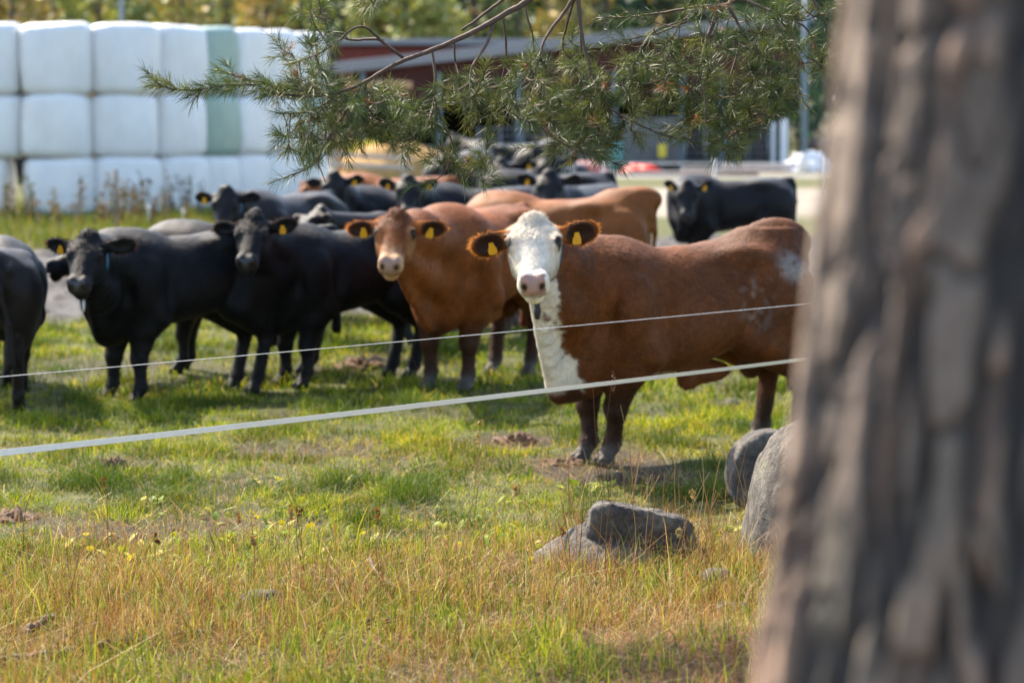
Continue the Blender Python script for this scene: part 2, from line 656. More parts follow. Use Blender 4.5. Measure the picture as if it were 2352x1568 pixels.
# ------------------------------------------------------------------ cattle: smooth signed-distance bodies
def smoothed(xs, vals, q):
    fx = np.linspace(xs[0], xs[-1], 161)
    fy = np.interp(fx, xs, vals)
    k = np.array([1, 2, 3, 4, 5, 4, 3, 2, 1.]) / 25
    pad = np.concatenate([fy[:1].repeat(4), fy, fy[-1:].repeat(4)])
    fy = np.convolve(pad, k, 'valid')
    return np.interp(q, fx, fy)


class Field:
    def __init__(self, lo, hi, vox):
        self.lo, self.vox = np.array(lo, float), vox
        self.n = np.ceil((np.array(hi) - self.lo) / vox).astype(int) + 1
        self.D = np.full(self.n, 0.35, dtype=np.float32)
        self.ax = [self.lo[k] + np.arange(self.n[k]) * vox for k in range(3)]

    def block(self, lo, hi):
        i0 = np.clip(np.floor((np.array(lo) - self.lo) / self.vox).astype(int), 0, self.n - 1)
        i1 = np.clip(np.ceil((np.array(hi) - self.lo) / self.vox).astype(int) + 1, 1, self.n)
        sl = tuple(slice(a, b) for a, b in zip(i0, i1))
        g = np.meshgrid(*[self.ax[k][sl[k]] for k in range(3)], indexing='ij')
        return sl, np.stack(g, -1)

    def union(self, sl, d, k):
        a = self.D[sl]
        if k > 0:
            h = np.maximum(k - np.abs(a - d), 0) / k
            self.D[sl] = np.minimum(a, d) - h * h * k * .25
        else:
            self.D[sl] = np.minimum(a, d)

    def cut(self, sl, d, k):
        a = self.D[sl]
        h = np.maximum(k - np.abs(a + d), 0) / k
        self.D[sl] = np.maximum(a, -d) + h * h * k * .25

    def cone(self, a, b, ra, rb, k=.05):
        a, b = np.array(a, float), np.array(b, float)
        m = max(ra, rb) + k + .03
        sl, p = self.block(np.minimum(a, b) - m, np.maximum(a, b) + m)
        ab = b - a
        t = np.clip(((p - a) @ ab) / (ab @ ab + 1e-9), 0, 1)
        d = np.linalg.norm(p - (a + t[..., None] * ab), axis=-1) - (ra + (rb - ra) * t)
        self.union(sl, d, k)

    def ell(self, c, r, k=.05, Rm=None, cut=False):
        c, r = np.array(c, float), np.array(r, float)
        m = r.max() + k + .03
        sl, p = self.block(c - m, c + m)
        q = p - c
        if Rm is not None:
            q = q @ Rm          # columns of Rm are the local axes
        k0 = np.linalg.norm(q / r, axis=-1)
        k1 = np.linalg.norm(q / (r * r), axis=-1) + 1e-9
        d = k0 * (k0 - 1) / k1
        if cut:
            self.cut(sl, d, k)
        else:
            self.union(sl, d, k)

    def loft(self, org, Rm, xs, top, bot, hw, n=2.4, egg=0., k=.05, box=None):
        """sections along local x (columns of Rm = local x, y, z)"""
        org = np.array(org, float)
        xs = np.array(xs, float)
        mz = max(np.max(np.abs(top)), np.max(np.abs(bot)))
        ext = np.array([[xs[0], -max(hw), np.min(bot)], [xs[-1], max(hw), np.max(top)]])
        cor = np.array([[ext[i, 0], ext[j, 1], ext[l, 2]] for i in (0, 1) for j in (0, 1) for l in (0, 1)]) @ Rm.T + org
        sl, p = self.block(cor.min(0) - k - .05, cor.max(0) + k + .05)
        q = (p - org) @ Rm
        x, y, z = q[..., 0], np.abs(q[..., 1]), q[..., 2]
        tp, bt, hh_ = smoothed(xs, top, x), smoothed(xs, bot, x), smoothed(xs, hw, x)
        zc, hh = (tp + bt) / 2, np.maximum((tp - bt) / 2, .01)
        zn = (z - zc) / hh
        we = np.maximum(hh_ * (1 - egg * np.clip(zn, -1.2, 1.2)), .01)
        r = ((y / we) ** n + np.abs(zn) ** n) ** (1 / n)
        d = (r - 1) * np.minimum(we, hh)
        out = np.maximum(xs[0] - x, x - xs[-1])
        d = np.where(out > 0, np.maximum(d, 0) + out, d)
        self.union(sl, d, k)

    def mesh(self):
        D = self.D
        ins = D < 0
        c = np.zeros(np.array(D.shape) - 1, dtype=np.int8)
        offs = [(i, j, l) for i in (0, 1) for j in (0, 1) for l in (0, 1)]
        for (i, j, l) in offs:
            c += ins[i:i + c.shape[0], j:j + c.shape[1], l:l + c.shape[2]]
        act = (c > 0) & (c < 8)
        idx = np.argwhere(act)
        ids = np.full(act.shape, -1, dtype=np.int64)
        ids[act] = np.arange(len(idx))
        val = np.stack([D[idx[:, 0] + i, idx[:, 1] + j, idx[:, 2] + l] for (i, j, l) in offs], 1)
        corner = np.array(offs, float)
        acc = np.zeros((len(idx), 3))
        cnt = np.zeros(len(idx))
        for a in range(8):
            for b in range(a + 1, 8):
                if np.abs(corner[a] - corner[b]).sum() != 1:
                    continue
                va, vb = val[:, a], val[:, b]
                s = (va < 0) != (vb < 0)
                t = np.where(s, va / np.where(s, va - vb, 1), 0)
                acc += np.where(s[:, None], corner[a] + t[:, None] * (corner[b] - corner[a]), 0)
                cnt += s
        v = self.lo + (idx + acc / cnt[:, None]) * self.vox
        quads = []
        for ax in range(3):
            s0 = [slice(None)] * 3
            s1 = [slice(None)] * 3
            s0[ax] = slice(0, -1)
            s1[ax] = slice(1, None)
            A, B = ins[tuple(s0)], ins[tuple(s1)]
            e = np.argwhere(A != B)
            o1, o2 = [(1, 2), (2, 0), (0, 1)][ax]
            e = e[(e[:, o1] > 0) & (e[:, o2] > 0)]
            ok = (e[:, o1] < act.shape[o1]) & (e[:, o2] < act.shape[o2])
            e = e[ok]
            def cid(d1, d2):
                f = e.copy()
                f[:, o1] -= d1
                f[:, o2] -= d2
                return ids[f[:, 0], f[:, 1], f[:, 2]]
            qd = np.stack([cid(1, 1), cid(0, 1), cid(0, 0), cid(1, 0)], 1)
            flip = ~A[e[:, 0], e[:, 1], e[:, 2]]
            qd[flip] = qd[flip][:, ::-1]
            quads.append(qd)
        q = np.concatenate(quads)
        q = q[(q >= 0).all(1)]
        return v, q


def unit(v):
    v = np.array(v, float)
    return v / np.linalg.norm(v)


def noise3(p, s, seed=0):
    return (vnoise(p[:, 0] + p[:, 2] * .73, p[:, 1] - p[:, 2] * .41, s, seed) + vnoise(p[:, 2] + 9.1, p[:, 0] - p[:, 1] + 3, s, seed + 5)) / 2


COATS = {
    'black': (.0048, .0048, .0056),
    'softblack': (.0075, .0066, .0064),
    'darkbrown': (.011, .0075, .006),
    'red': (.195, .054, .009),
    'chestnut': (.138, .043, .010),
    'orange': (.19, .060, .012),
}


def make_cow(label, x, y, yaw, S=1.0, poll=None, hyaw=-90, hpitch=62, hroll=0, coat='black', vox=.02, feet=None, white=False, bull=False,
             tags=(1, 1), group='cattle standing in the pasture', ear=(0, 0), Lx=1.0, graze=False, cat='cow', eyes=True, tail=True, tailend=None, wide=1.0, headS=1.0, blue=False, hump=0.0, brisket=0.0, peak=0.0, earw=1.0, headW=1.0, drool=False, fur=0, furlen=.024):
    """x, y ground centre; yaw heading in degrees (-90 looks at the camera); poll: world point of the top of the head"""
    z0 = gz1(x, y)
    ya = R(yaw)
    cy_, sy_ = math.cos(ya), math.sin(ya)

    def to_body(p):
        dx, dy = p[0] - x, p[1] - y
        return np.array([dx * cy_ + dy * sy_, -dx * sy_ + dy * cy_, p[2] - z0]) / S
    if poll is None:
        pb = np.array([1.02, 0., 1.48])
    else:
        pb = to_body(poll)
    # head frame in body space
    hy = R(hyaw - yaw)
    hp = R(hpitch)
    fw = np.array([math.cos(hy), math.sin(hy), 0])
    lat = np.array([-math.sin(hy), math.cos(hy), 0])
    a = fw * math.cos(hp) - np.array([0, 0, 1]) * math.sin(hp)
    u = fw * math.sin(hp) + np.array([0, 0, 1]) * math.cos(hp)
    rr = R(hroll)
    fa = a
    # roll about the facing direction
    def rot(v, ax, t):
        ax = unit(ax)
        return v * math.cos(t) + np.cross(ax, v) * math.sin(t) + ax * np.dot(ax, v) * (1 - math.cos(t))
    a, u, lat = rot(a, fw, rr), rot(u, fw, rr), rot(lat, fw, rr)
    HR = np.stack([a, lat, u], 1)
    hs = headS

    HL = .97

    def H(s, l, t):
        return pb + (a * s * HL + lat * l + u * t) * hs
    lo = np.array([-1.22 * Lx, -.62, -.02])
    hi = np.array([1.05 * Lx, .62, 1.62 + hump])
    ends = np.array([H(.6, .0, .0), H(0, .42, 0), H(0, -.42, 0), H(-.1, 0, .12), H(.3, 0, -.3)])
    lo = np.minimum(lo, ends.min(0) - .1)
    hi = np.maximum(hi, ends.max(0) + .1)
    f = Field(lo, hi, vox)
    I3 = np.eye(3)
    tx = np.array([-.97, -.93, -.84, -.66, -.45, -.2, .05, .28, .48, .62, .73, .80]) * Lx
    f.loft((0, 0, 0), I3, tx,
           [1.16, 1.27, 1.37, 1.395, 1.38, 1.355, 1.345, 1.35, 1.365, 1.33, 1.20, 1.04],
           np.array([1.00, .88, .78, .70, .635, .575, .535, .510, .495, .505, .60, .78]) + (1 - brisket) * .08 + .02 - brisket * np.array([0, 0, -.01, -.07, -.06, -.02, 0, 0, .01, .03, .07, .06]),
           np.array([.03, .14, .23, .29, .325, .355, .37, .355, .315, .265, .19, .04]) * wide, 2.35, .10, .0)
    # hip bones, tail head, withers
    for s in (-1, 1):
        f.ell((-.45 * Lx, s * .235 * wide, 1.275), (.15, .08, .06), .14)
        f.ell((-.90 * Lx, s * .10, 1.21), (.07, .05, .05), .07)
        f.ell((.46 * Lx, s * .20 * wide, 1.03), (.17, .13, .30), .10)
        f.ell((.36 * Lx, s * .24 * wide, .86), (.16, .09, .16), .10)
        f.ell((-.70 * Lx, s * .185 * wide, 1.00), (.24, .14, .28), .10)
        f.ell((-.74 * Lx, s * .17 * wide, .80), (.17, .105, .20), .08)
    f.ell((-.90 * Lx, 0, 1.35), (.10, .04, .05), .07)
    if hump:
        f.ell((-.78 * Lx, 0, 1.36), (.26, .12, .05 + hump), .20)
    f.ell((.42 * Lx, 0, 1.33), (.20, .06, .045), .12)
    for s in (-1, 1):
        f.ell((.45 * Lx, s * .325 * wide, 1.00), (.15, .09, .215), .035)
        f.ell((.30 * Lx, s * .30 * wide, .74), (.10, .10, .13), .05)
        f.ell((.235 * Lx, s * .40 * wide, 1.00), (.05, .075, .28), .08, cut=True)
        f.ell((.635 * Lx, s * .315 * wide, 1.02), (.04, .07, .20), .08, cut=True)
        f.ell((-.30 * Lx, s * .37 * wide, 1.23), (.16, .07, .10), .14, cut=True)
        f.ell((-.43 * Lx, s * .365 * wide, .78), (.05, .075, .24), .10, cut=True)
        f.ell((-.72 * Lx, s * .265 * wide, 1.02), (.20, .09, .22), .10)
    # brisket
    f.ell((.60 * Lx + .07 * brisket, 0, .65 - .06 * brisket), (.17, .15, .18), .14)
    f.ell((.70 * Lx, 0, .92), (.14, .16, .20), .12)
    # neck
    pbk = H(.05, 0, -.13)
    thr = H(.21, 0, -.19)
    b0, b1 = np.array([.40 * Lx, 0, 1.12]), np.array([.58 * Lx, 0, 1.13])
    mid = (b1 + pbk) / 2 + np.array([.07, 0, .015])
    f.cone(b0, b1, .285, .265, .12)
    f.cone(b1, mid, .255, .185, .12)
    f.cone(mid, pbk, .185, .125, .10)
    m2 = (np.array([.70 * Lx, 0, .80]) + thr) / 2 + np.array([-.05, 0, -.03])
    f.cone((.66 * Lx, 0, .84), m2, .16, .115, .12)
    f.cone(m2, thr, .125, .075, .10)
    # dewlap
    for i in range(11):
        t = i / 10
        p = np.array([(.70 + .07 * brisket) * Lx, 0, .60 - .08 * brisket]) * (1 - t) + thr * t + np.array([-.01, 0, -.05 * math.sin(t * 3.1)])
        f.ell(p, (.07, .024, .11), .06)
    # legs
    ft = dict(fl=(.46, .165), fr=(.46, -.165), hl=(-.72, .16), hr=(-.72, -.16))
    if feet:
        ft.update(feet)
    hoofs = []
    for key in ('fl', 'fr'):
        s = 1 if key == 'fl' else -1
        fx, fy = ft[key]
        fx *= Lx
        fy = s * abs(fy) if key not in (feet or {}) else fy
        dxx = fx - .46 * Lx
        f.cone((.43 * Lx, s * .20 * wide, .80), (.41 * Lx + dxx * .25, s * .185, .62), .15, .12, .09)
        f.cone((.41 * Lx + dxx * .25, s * .185, .62), (.455 * Lx + dxx * .6, (s * .175 + fy) / 2, .38), .122, .070, .05)
        f.ell((.462 * Lx + dxx * .6, (s * .175 + fy) / 2, .365), (.068, .066, .075), .03)
        f.cone((.455 * Lx + dxx * .6, (s * .175 + fy) / 2, .35), (fx - .005, fy, .14), .054, .047, .03)
        f.ell((fx, fy, .135), (.055, .052, .05), .03)
        f.cone((fx, fy, .12), (fx + .05, fy, .055), .046, .054, .03)
        for q in (-1, 1):
            f.ell((fx + .065, fy + q * .030, .028), (.066, .031, .048), .008)
        hoofs.append((fx + .05, fy))
    for key in ('hl', 'hr'):
        s = 1 if key == 'hl' else -1
        fx, fy = ft[key]
        fx *= Lx
        fy = s * abs(fy) if key not in (feet or {}) else fy
        dxx = fx + .72 * Lx
        st = (-.50 * Lx + dxx * .1, s * .215 * wide, .76)
        hk = (-.80 * Lx + dxx * .75, s * .165 * .5 + fy * .5, .46)
        f.cone((-.66 * Lx, s * .19 * wide, .98), st, .19, .135, .10)
        f.cone((-.72 * Lx, s * .18 * wide, .86), (hk[0] * .5 + st[0] * .5 - .05, s * .185, .66), .15, .105, .08)
        f.cone(st, (hk[0] + .03, hk[1], hk[2] + .06), .145, .070, .07)
        f.ell((hk[0], hk[1], hk[2] + .02), (.062, .048, .075), .035)
        f.cone((hk[0] - .035, hk[1], hk[2] + .06), (hk[0] - .06, hk[1], hk[2] + .17), .035, .03, .05)
        f.cone((hk[0] + .01, hk[1], hk[2] - .03), (fx, fy, .14), .057, .048, .03)
        f.ell((fx, fy, .135), (.055, .052, .05), .03)
        f.cone((fx, fy, .12), (fx + .05, fy, .055), .046, .054, .03)
        for q in (-1, 1):
            f.ell((fx + .06, fy + q * .030, .028), (.066, .031, .048), .008)
        hoofs.append((fx + .05, fy))
    if bull:
        f.ell((-.28 * Lx, 0, .545), (.20, .06, .075), .08)
        f.ell((-.16 * Lx, 0, .49), (.07, .04, .055), .05)
        f.ell((-.62 * Lx, 0, .60), (.07, .085, .12), .04)
    # head
    xs = np.array([-.055, -.03, .02, .08, .15, .22, .30, .38, .45, .505, .535])
    f.loft(pb, HR * 1.0, xs * hs * HL,
           np.array([-.03, .015, .045, .055, .055, .048, .042, .038, .034, .015, -.02]) * hs,
           np.array([-.09, -.13, -.17, -.20, -.225, -.215, -.180, -.155, -.14, -.125, -.09]) * hs,
           np.array([.03, .085, .120, .138, .142, .122, .098, .086, .085, .070, .02]) * hs * np.array([headW] * 6 + [.5 + headW * .5] * 5), 2.5, -.04, .05)
    f.ell(H(-.015, 0, .02), np.array([.055, .075, .05]) * hs, .04 * hs, HR)
    if peak:
        f.ell(H(-.06, 0, .015), np.array([.06, .035, .04]) * hs, .05, HR)
    for s in (-1, 1):
        f.ell(H(.165, s * .118 * headW, .012), np.array([.052, .036, .034]) * hs, .04 * hs, HR)     # brow
        f.ell(H(.22, s * .085, -.12), np.array([.10, .05, .09]) * hs, .05 * hs, HR)          # cheek
        f.ell(H(.455, s * .052, .012), np.array([.045, .036, .034]) * hs, .03 * hs, HR)      # nostril wing
        f.ell(H(.45, s * .060, -.055), np.array([.055, .031, .045]) * hs, .03 * hs, HR)      # upper lip
    f.ell(H(.468, 0, -.128), np.array([.055, .060, .040]) * hs, .02 * hs, HR)               # chin
    ears = []
    for s, dr in ((1, ear[0]), (-1, ear[1])):
        base = H(.055, s * .125 * headW, -.045)
        e1 = unit(lat * s * .92 - a * (.10 - .012 * dr) - u * .10 + np.array([0, 0, -.010 * dr]))
        nrm = unit(fw * .78 + np.array([0, 0, -.22]) + lat * s * .25)
        nrm = unit(nrm - e1 * np.dot(nrm, e1))
        e2 = np.cross(nrm, e1)
        ER = np.stack([e1, e2, nrm], 1)
        f.cone(base - e1 * .02, base + e1 * .075 * hs, .042 * hs, .040 * hs, .04)
        ctr = base + e1 * .135 * hs
        f.ell(ctr, np.array([.108, .070 * earw, .026]) * hs, .02, ER)
        f.ell(ctr + (nrm * .034 + e1 * .005) * hs, np.array([.088, .052 * earw, .034]) * hs, .012, ER, cut=True)
        ears.append((s, base, e1, e2, nrm, ctr))
    for s in (-1, 1):
        f.ell(H(.528, s * .052, -.005), np.array([.030, .014, .020]) * hs, .010, HR, cut=True)  # nostrils
        f.ell(H(.172, s * .138 * headW, .006), np.array([.028, .024, .024]) * hs, .012, HR, cut=True)  # eye socket
    # mouth slit
    f.ell(H(.515, 0, -.075), np.array([.030, .070, .004 + vox * .2]) * hs, .012, HR, cut=True)
    # tail
    if tail:
        te = tailend or (-.985, 0.0)
        tp = [(-.93 * Lx, 0, 1.36), (-.985 * Lx, 0, 1.28), (-1.0 * Lx, te[1] * .3, 1.05), (te[0] * Lx, te[1], .75), (te[0] * Lx + .02, te[1], .42)]
        for i in range(4):
            r0, r1 = [(.036, .03), (.03, .026), (.026, .024), (.03, .05)][i]
            f.cone(tp[i], tp[i + 1], max(r0, vox * 1.2), max(r1, vox * 1.1), .03)
    v, q = f.mesh()
    # ---------------- colour of the coat at every vertex
    base = np.array(COATS[coat])
    c = np.tile(base, (len(v), 1))
    n1 = noise3(v, .16, 3)
    n2 = noise3(v, .05, 9)
    hl = ((v - pb) @ HR) / hs
    s_, l_, t_ = hl[:, 0] / HL, hl[:, 1], hl[:, 2]
    in_head = (s_ > -.10) & (s_ < .60) & (np.abs(l_) < .20) & (t_ > -.25) & (t_ < .12)
    inear = np.zeros(len(v), bool)
    cup = np.zeros(len(v))
    rim = np.zeros(len(v))
    for (s, b_, e1, e2, nrm, ctr) in ears:
        d = (v - ctr) / hs
        q1, q2, q3 = d @ e1, d @ e2, d @ nrm
        el = np.sqrt((q1 / .118) ** 2 + (q2 / (.080 * earw)) ** 2)
        on = (el < 1.15) & (np.abs(q3) < .06) & (np.abs(l_) > .135)
        inear |= on
        cup = np.maximum(cup, on * (q3 > -.012) * (1 - sstep(.66, .88, el)))
        rim = np.maximum(rim, on * sstep(.68, .95, el))
    dark = coat in ('black', 'softblack', 'darkbrown')
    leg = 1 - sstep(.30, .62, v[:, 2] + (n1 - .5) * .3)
    if dark:
        c = c * (1 + .25 * (n1 - .5))[:, None]
        brown = sstep(.45, .7, n1) * sstep(.9, 1.3, v[:, 2])
        c = c * (1 - .35 * brown[:, None]) + np.array([.015, .0115, .0105]) * .35 * brown[:, None]
        dirt = leg * sstep(.4, .75, n2)
        c = c * (1 - .35 * dirt[:, None]) + np.array([.035, .03, .025]) * .35 * dirt[:, None]
        muz = in_head * sstep(.44, .475, s_ + (n2 - .5) * .03) * (t_ > -.085)
        c = c * (1 - .8 * muz[:, None]) + np.array([.024, .022, .024]) * .8 * muz[:, None]
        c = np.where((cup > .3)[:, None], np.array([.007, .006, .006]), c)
    else:
        n0_ = noise3(v, .42, 15)
        c = c * (1 + .45 * (n1 - .5) + .5 * (n0_ - .5))[:, None]
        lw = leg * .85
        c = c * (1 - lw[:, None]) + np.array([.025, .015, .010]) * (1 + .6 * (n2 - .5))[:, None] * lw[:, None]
        hoofm = 1 - sstep(.10, .17, v[:, 2] + (n2 - .5) * .08)
        c = c * (1 - hoofm[:, None]) + np.array([.075, .062, .05]) * (.6 + .8 * n2)[:, None] * hoofm[:, None]
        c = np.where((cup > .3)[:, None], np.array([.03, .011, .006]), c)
        rim_glow = np.array([.42, .16, .04])
        c = c * (1 - .7 * rim[:, None]) + rim_glow * .7 * rim[:, None]  # orange glow of sun through the ear rims, painted into the coat colour
        if not white:
            # pale muzzle, ring round the eyes, curly darker forehead
            muzz = in_head * sstep(.30, .44, s_ + (n2 - .5) * .10) * (1 - inear)
            c = c * (1 - .85 * muzz[:, None]) + np.array([.55, .33, .17]) * .85 * muzz[:, None]
            side = in_head * sstep(.08, .13, np.abs(l_)) * sstep(.08, .2, s_) * (1 - inear) * .55
            c = c * (1 - side[:, None]) + np.array([.42, .20, .075]) * side[:, None]
            fh = in_head * (1 - sstep(.10, .26, s_ + (n2 - .5) * .1)) * (np.abs(l_) < .1) * (t_ > -.02) * .6
            c = c * (1 - fh[:, None]) + np.array([.11, .035, .012]) * fh[:, None]
    # nose and lips
    if not dark:
        nose = in_head * sstep(.440, .460, s_ + .5 * (np.abs(l_) ** 2) / .1 * .0) * (np.abs(l_) < .074 - .25 * np.maximum(0, -.03 - t_)) * sstep(-.062, -.052, t_)
        nc = np.array([.36, .20, .15]) if white else np.array([.33, .19, .13])
        if white:
            wn = (n1 - .5) * .10 + (n2 - .5) * .05
            wf = in_head * (1 - inear) * (1 - sstep(.125, .16, -t_ - .10 * sstep(.1, .4, s_) + wn))
            # white throat and chest
            cx = v[:, 0] / Lx
            # sides of the blaze run from throat to brisket
            dd = np.array([.79 * Lx, 0, .52])
            tt = np.clip(((v - dd) @ (thr - dd)) / ((thr - dd) @ (thr - dd)), -.1, 1.2)
            axp = dd + tt[:, None] * (thr - dd)
            dv_ = v - axp
            hd_ = unit(np.array([thr[0] - .3, thr[1], 0]))
            al_ = np.maximum(dv_ @ hd_, 0)
            dist = np.linalg.norm(dv_ - al_[:, None] * hd_, axis=1)
            front = sstep(.46, .56, cx + wn * 1.2 + .06 * (v[:, 2] < .8)) * (v[:, 2] > .42)
            lim = .185 - .095 * sstep(.12, .42, tt)
            wf2 = front * (1 - sstep(-.014, .014, dist - lim + wn * 1.1 + .05 * (noise3(v, .022, 61) - .5))) * (1 - inear) * sstep(.47, .53, v[:, 2] + wn)
            bel = (1 - sstep(.54, .60, v[:, 2] + wn * .8)) * (v[:, 2] > .46) * sstep(-.02, .1, v[:, 0]) * (1 - sstep(.30, .38, v[:, 0])) * (np.abs(v[:, 1]) < .24)
            wm = np.clip(np.maximum(np.maximum(wf, wf2), bel * .8), 0, 1)
            wcol = np.array([.80, .71, .57]) * (1 + .12 * (n2 - .5))[:, None]
            c = c * (1 - wm[:, None]) + wcol * wm[:, None]
            # pinkish round the eyes and the lower lip yellowish
            ey = np.exp(-(((s_ - .20) / .05) ** 2 + ((np.abs(l_) - .105) / .03) ** 2)) * in_head * (1 - inear) * .45
            c = c * (1 - ey[:, None]) + np.array([.55, .30, .16]) * ey[:, None]
            # dried mud scuffs on the rump
            L1 = np.array([-.70 * Lx, .25, 1.22])
            sc = np.exp(-(((v[:, 0] - L1[0]) / .115) ** 2 + ((v[:, 2] - L1[2]) / .095) ** 2) ** 2) * (v[:, 1] > 0) * sstep(.36, .62, n2 + .16)
            L2 = np.array([-.42 * Lx, .3, 1.02])
            sc2 = np.exp(-(((v[:, 0] - L2[0]) / .12) ** 2 + ((v[:, 2] - L2[2]) / .16) ** 2)) * (v[:, 1] > 0) * sstep(.62, .8, noise3(v, .035, 19)) * .6
            sc = np.clip(np.maximum(sc, sc2), 0, 1) * .8
            c = c * (1 - sc[:, None]) + np.array([.34, .30, .26]) * sc[:, None]
        c = c * (1 - nose[:, None]) + nc * nose[:, None]
    lip = in_head * (s_ > .42) * np.exp(-((t_ + .077) / .011) ** 2)
    c = c * (1 - .75 * lip[:, None]) + (np.array([.02, .012, .01]) if dark else np.array([.12, .06, .03])) * .75 * lip[:, None]
    for s in (-1, 1):
        nd = np.sqrt(((t_ + .005) / .026) ** 2 + ((l_ - s * .052) / .019) ** 2)
        nm = in_head * (s_ > .47) * (1 - sstep(.6, 1.2, nd))
        c = c * (1 - nm[:, None]) + np.array([.015, .008, .007]) * nm[:, None]
        ed = np.sqrt(((s_ - .172) / .044) ** 2 + ((l_ * s - .128 * headW) / .030) ** 2 + ((t_ - .006) / .05) ** 2)
        em = in_head * (l_ * s > .08) * (1 - inear) * (1 - sstep(.85, 1.25, ed))
        c = c * (1 - em[:, None]) + np.array([.012, .008, .007]) * em[:, None]
    # ---------------- objects
    root = thing('cow', label, cat, (x, y, z0), ya, group)
    root.scale = (S, S, S)
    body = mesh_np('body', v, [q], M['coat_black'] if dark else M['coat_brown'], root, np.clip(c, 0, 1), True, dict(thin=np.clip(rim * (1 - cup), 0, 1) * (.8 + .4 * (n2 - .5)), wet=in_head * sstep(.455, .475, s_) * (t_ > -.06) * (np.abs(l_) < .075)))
    # curly hair on forehead, slight unevenness
    nv = np.empty(len(v) * 3, dtype=np.float32)
    body.data.vertex_normals.foreach_get('vector', nv)
    nv = nv.reshape(-1, 3)
    am = .004 * (n1 - .5) + .004 * (n2 - .5)
    curl = in_head * (1 - sstep(.05, .22, s_)) * (t_ > -.03) * (1 - inear)
    am = am + curl * (.009 if white else .016) * (noise3(v, .028, 41) - .5)
    # neck skin folds
    nk = sstep(.52, .60, v[:, 0] / Lx) * (1 - in_head) * (v[:, 2] > .65) * (1 - inear) * (v[:, 2] < 1.35)
    am = am + brisket * nk * .0035 * np.sin((v[:, 0] + .25 * v[:, 2] + .02 * np.sin(v[:, 2] * 9)) * 2 * math.pi / .075) * (.3 + n1)
    am = am + (noise3(v, .30, 55) - .5) * .018 * (v[:, 2] > .55) * (1 - in_head)
    am = am * (1 - .7 * (c[:, 0] > .4) * (1 - in_head))
    v2 = v + nv * am[:, None]
    body.data.vertices.foreach_set('co', v2.astype(np.float32).ravel())
    body.data.update()
    if fur:
        body.data.vertex_normals.foreach_get('vector', nvf := np.empty(len(v) * 3, dtype=np.float32))
        nf = nvf.reshape(-1, 3)
        n = fur
        fi = rng.integers(0, len(q), n)
        a_, b_ = rng.uniform(0, 1, (2, n, 1))
        qa = q[fi]
        bl = lambda A: (A[qa[:, 0]] * (1 - a_) + A[qa[:, 1]] * a_) * (1 - b_) + (A[qa[:, 3]] * (1 - a_) + A[qa[:, 2]] * a_) * b_
        p, nn = bl(v2), bl(nf)
        nn /= np.linalg.norm(nn, axis=1)[:, None] + 1e-9
        cc = bl(np.clip(c, 0, 1))
        cc = cc * np.where(cc[:, :1] > .4, 1, (.72 + .56 * noise3(p * np.array([.55, 1, 1]), .020, 83))[:, None])
        hd, rm, er = in_head[qa[:, 0]], rim[qa[:, 0]], inear[qa[:, 0]]
        flow = np.tile(np.array([-.8, 0, -.55]), (n, 1))
        flow[hd] = a * .8
        top = hd & (s_[qa[:, 0]] < .16) & (t_[qa[:, 0]] > -.06)
        flow = flow + rng.normal(0, .22, (n, 3))
        flow[top] = rng.normal(0, 1, (int(top.sum()), 3))
        for (s, bb, e1, e2, nrm, ctr) in ears:
            k = er & (((p - pb) @ lat) * s > 0)
            flow[k] = (p[k] - ctr) * 8 + nrm * .3
        sw = noise3(p, .25, 71)[:, None] - .5
        flow = flow + np.cross(nn, flow) * sw * 1.2
        fl = flow - nn * (flow * nn).sum(1)[:, None]
        fl /= np.linalg.norm(fl, axis=1)[:, None] + 1e-9
        lift = np.where(top, .35, .20)[:, None] * rng.uniform(.4, 1.5, (n, 1))
        dd_ = fl + nn * lift
        L_ = furlen * (.6 + .9 * noise3(p, .04, 87))[:, None] * rng.uniform(.7, 1.3, (n, 1)) * np.where(top, 1.0, 1)[:, None] * np.where(hd & ~top & ~er, .55, 1)[:, None] * np.where((cc[:, :1] > .4) & ~hd[:, None], .6, 1) * np.where(rm > .5, 1.5, 1)[:, None]
        sd_ = np.cross(fl, nn) * furlen * .075
        keep = (p[:, 2] > .13) & ~(hd & (s_[qa[:, 0]] > .40)) & (cup[qa[:, 0]] < .5)
        for s in (-1, 1):
            keep &= ~(hd & (np.abs(s_[qa[:, 0]] - .172) < .045) & (np.abs(t_[qa[:, 0]] + .006) < .045))
        fv = np.stack([p - sd_, p + sd_, p + dd_ * L_], 1)[keep].reshape(-1, 3)
        pale = (cc[:, :1] > .4)
        fc = np.repeat((cc * np.where(pale, rng.uniform(.9, 1.06, (n, 1)), rng.uniform(.75, 1.28, (n, 1))))[keep], 3, 0)
        tri = np.arange(len(fv)).reshape(-1, 3)
        th_ = np.repeat(np.clip(rm[keep], 0, 1), 3)
        mesh_np('hair', fv, [tri], M['coat_black'] if dark else M['coat_brown'], root, fc, False, dict(thin=th_))
    if eyes:
        for s in (-1, 1):
            mb = MB()
            cc = H(.172, s * .121 * headW, .006)
            th = np.linspace(0, math.pi, 9)
            ph = np.linspace(0, 2 * math.pi, 12, endpoint=False)
            r = .030 * hs
            vv = [cc + r * np.array([math.sin(a_) * math.cos(b_), math.sin(a_) * math.sin(b_), math.cos(a_)]) for a_ in th for b_ in ph]
            qq = [(i * 12 + k, (i + 1) * 12 + k, (i + 1) * 12 + (k + 1) % 12, i * 12 + (k + 1) % 12) for i in range(8) for k in range(12)]
            mb.add(vv, q=qq)
            mb.build('eye', M['eye'], root, True)
            if white:
                # white lashes
                pass
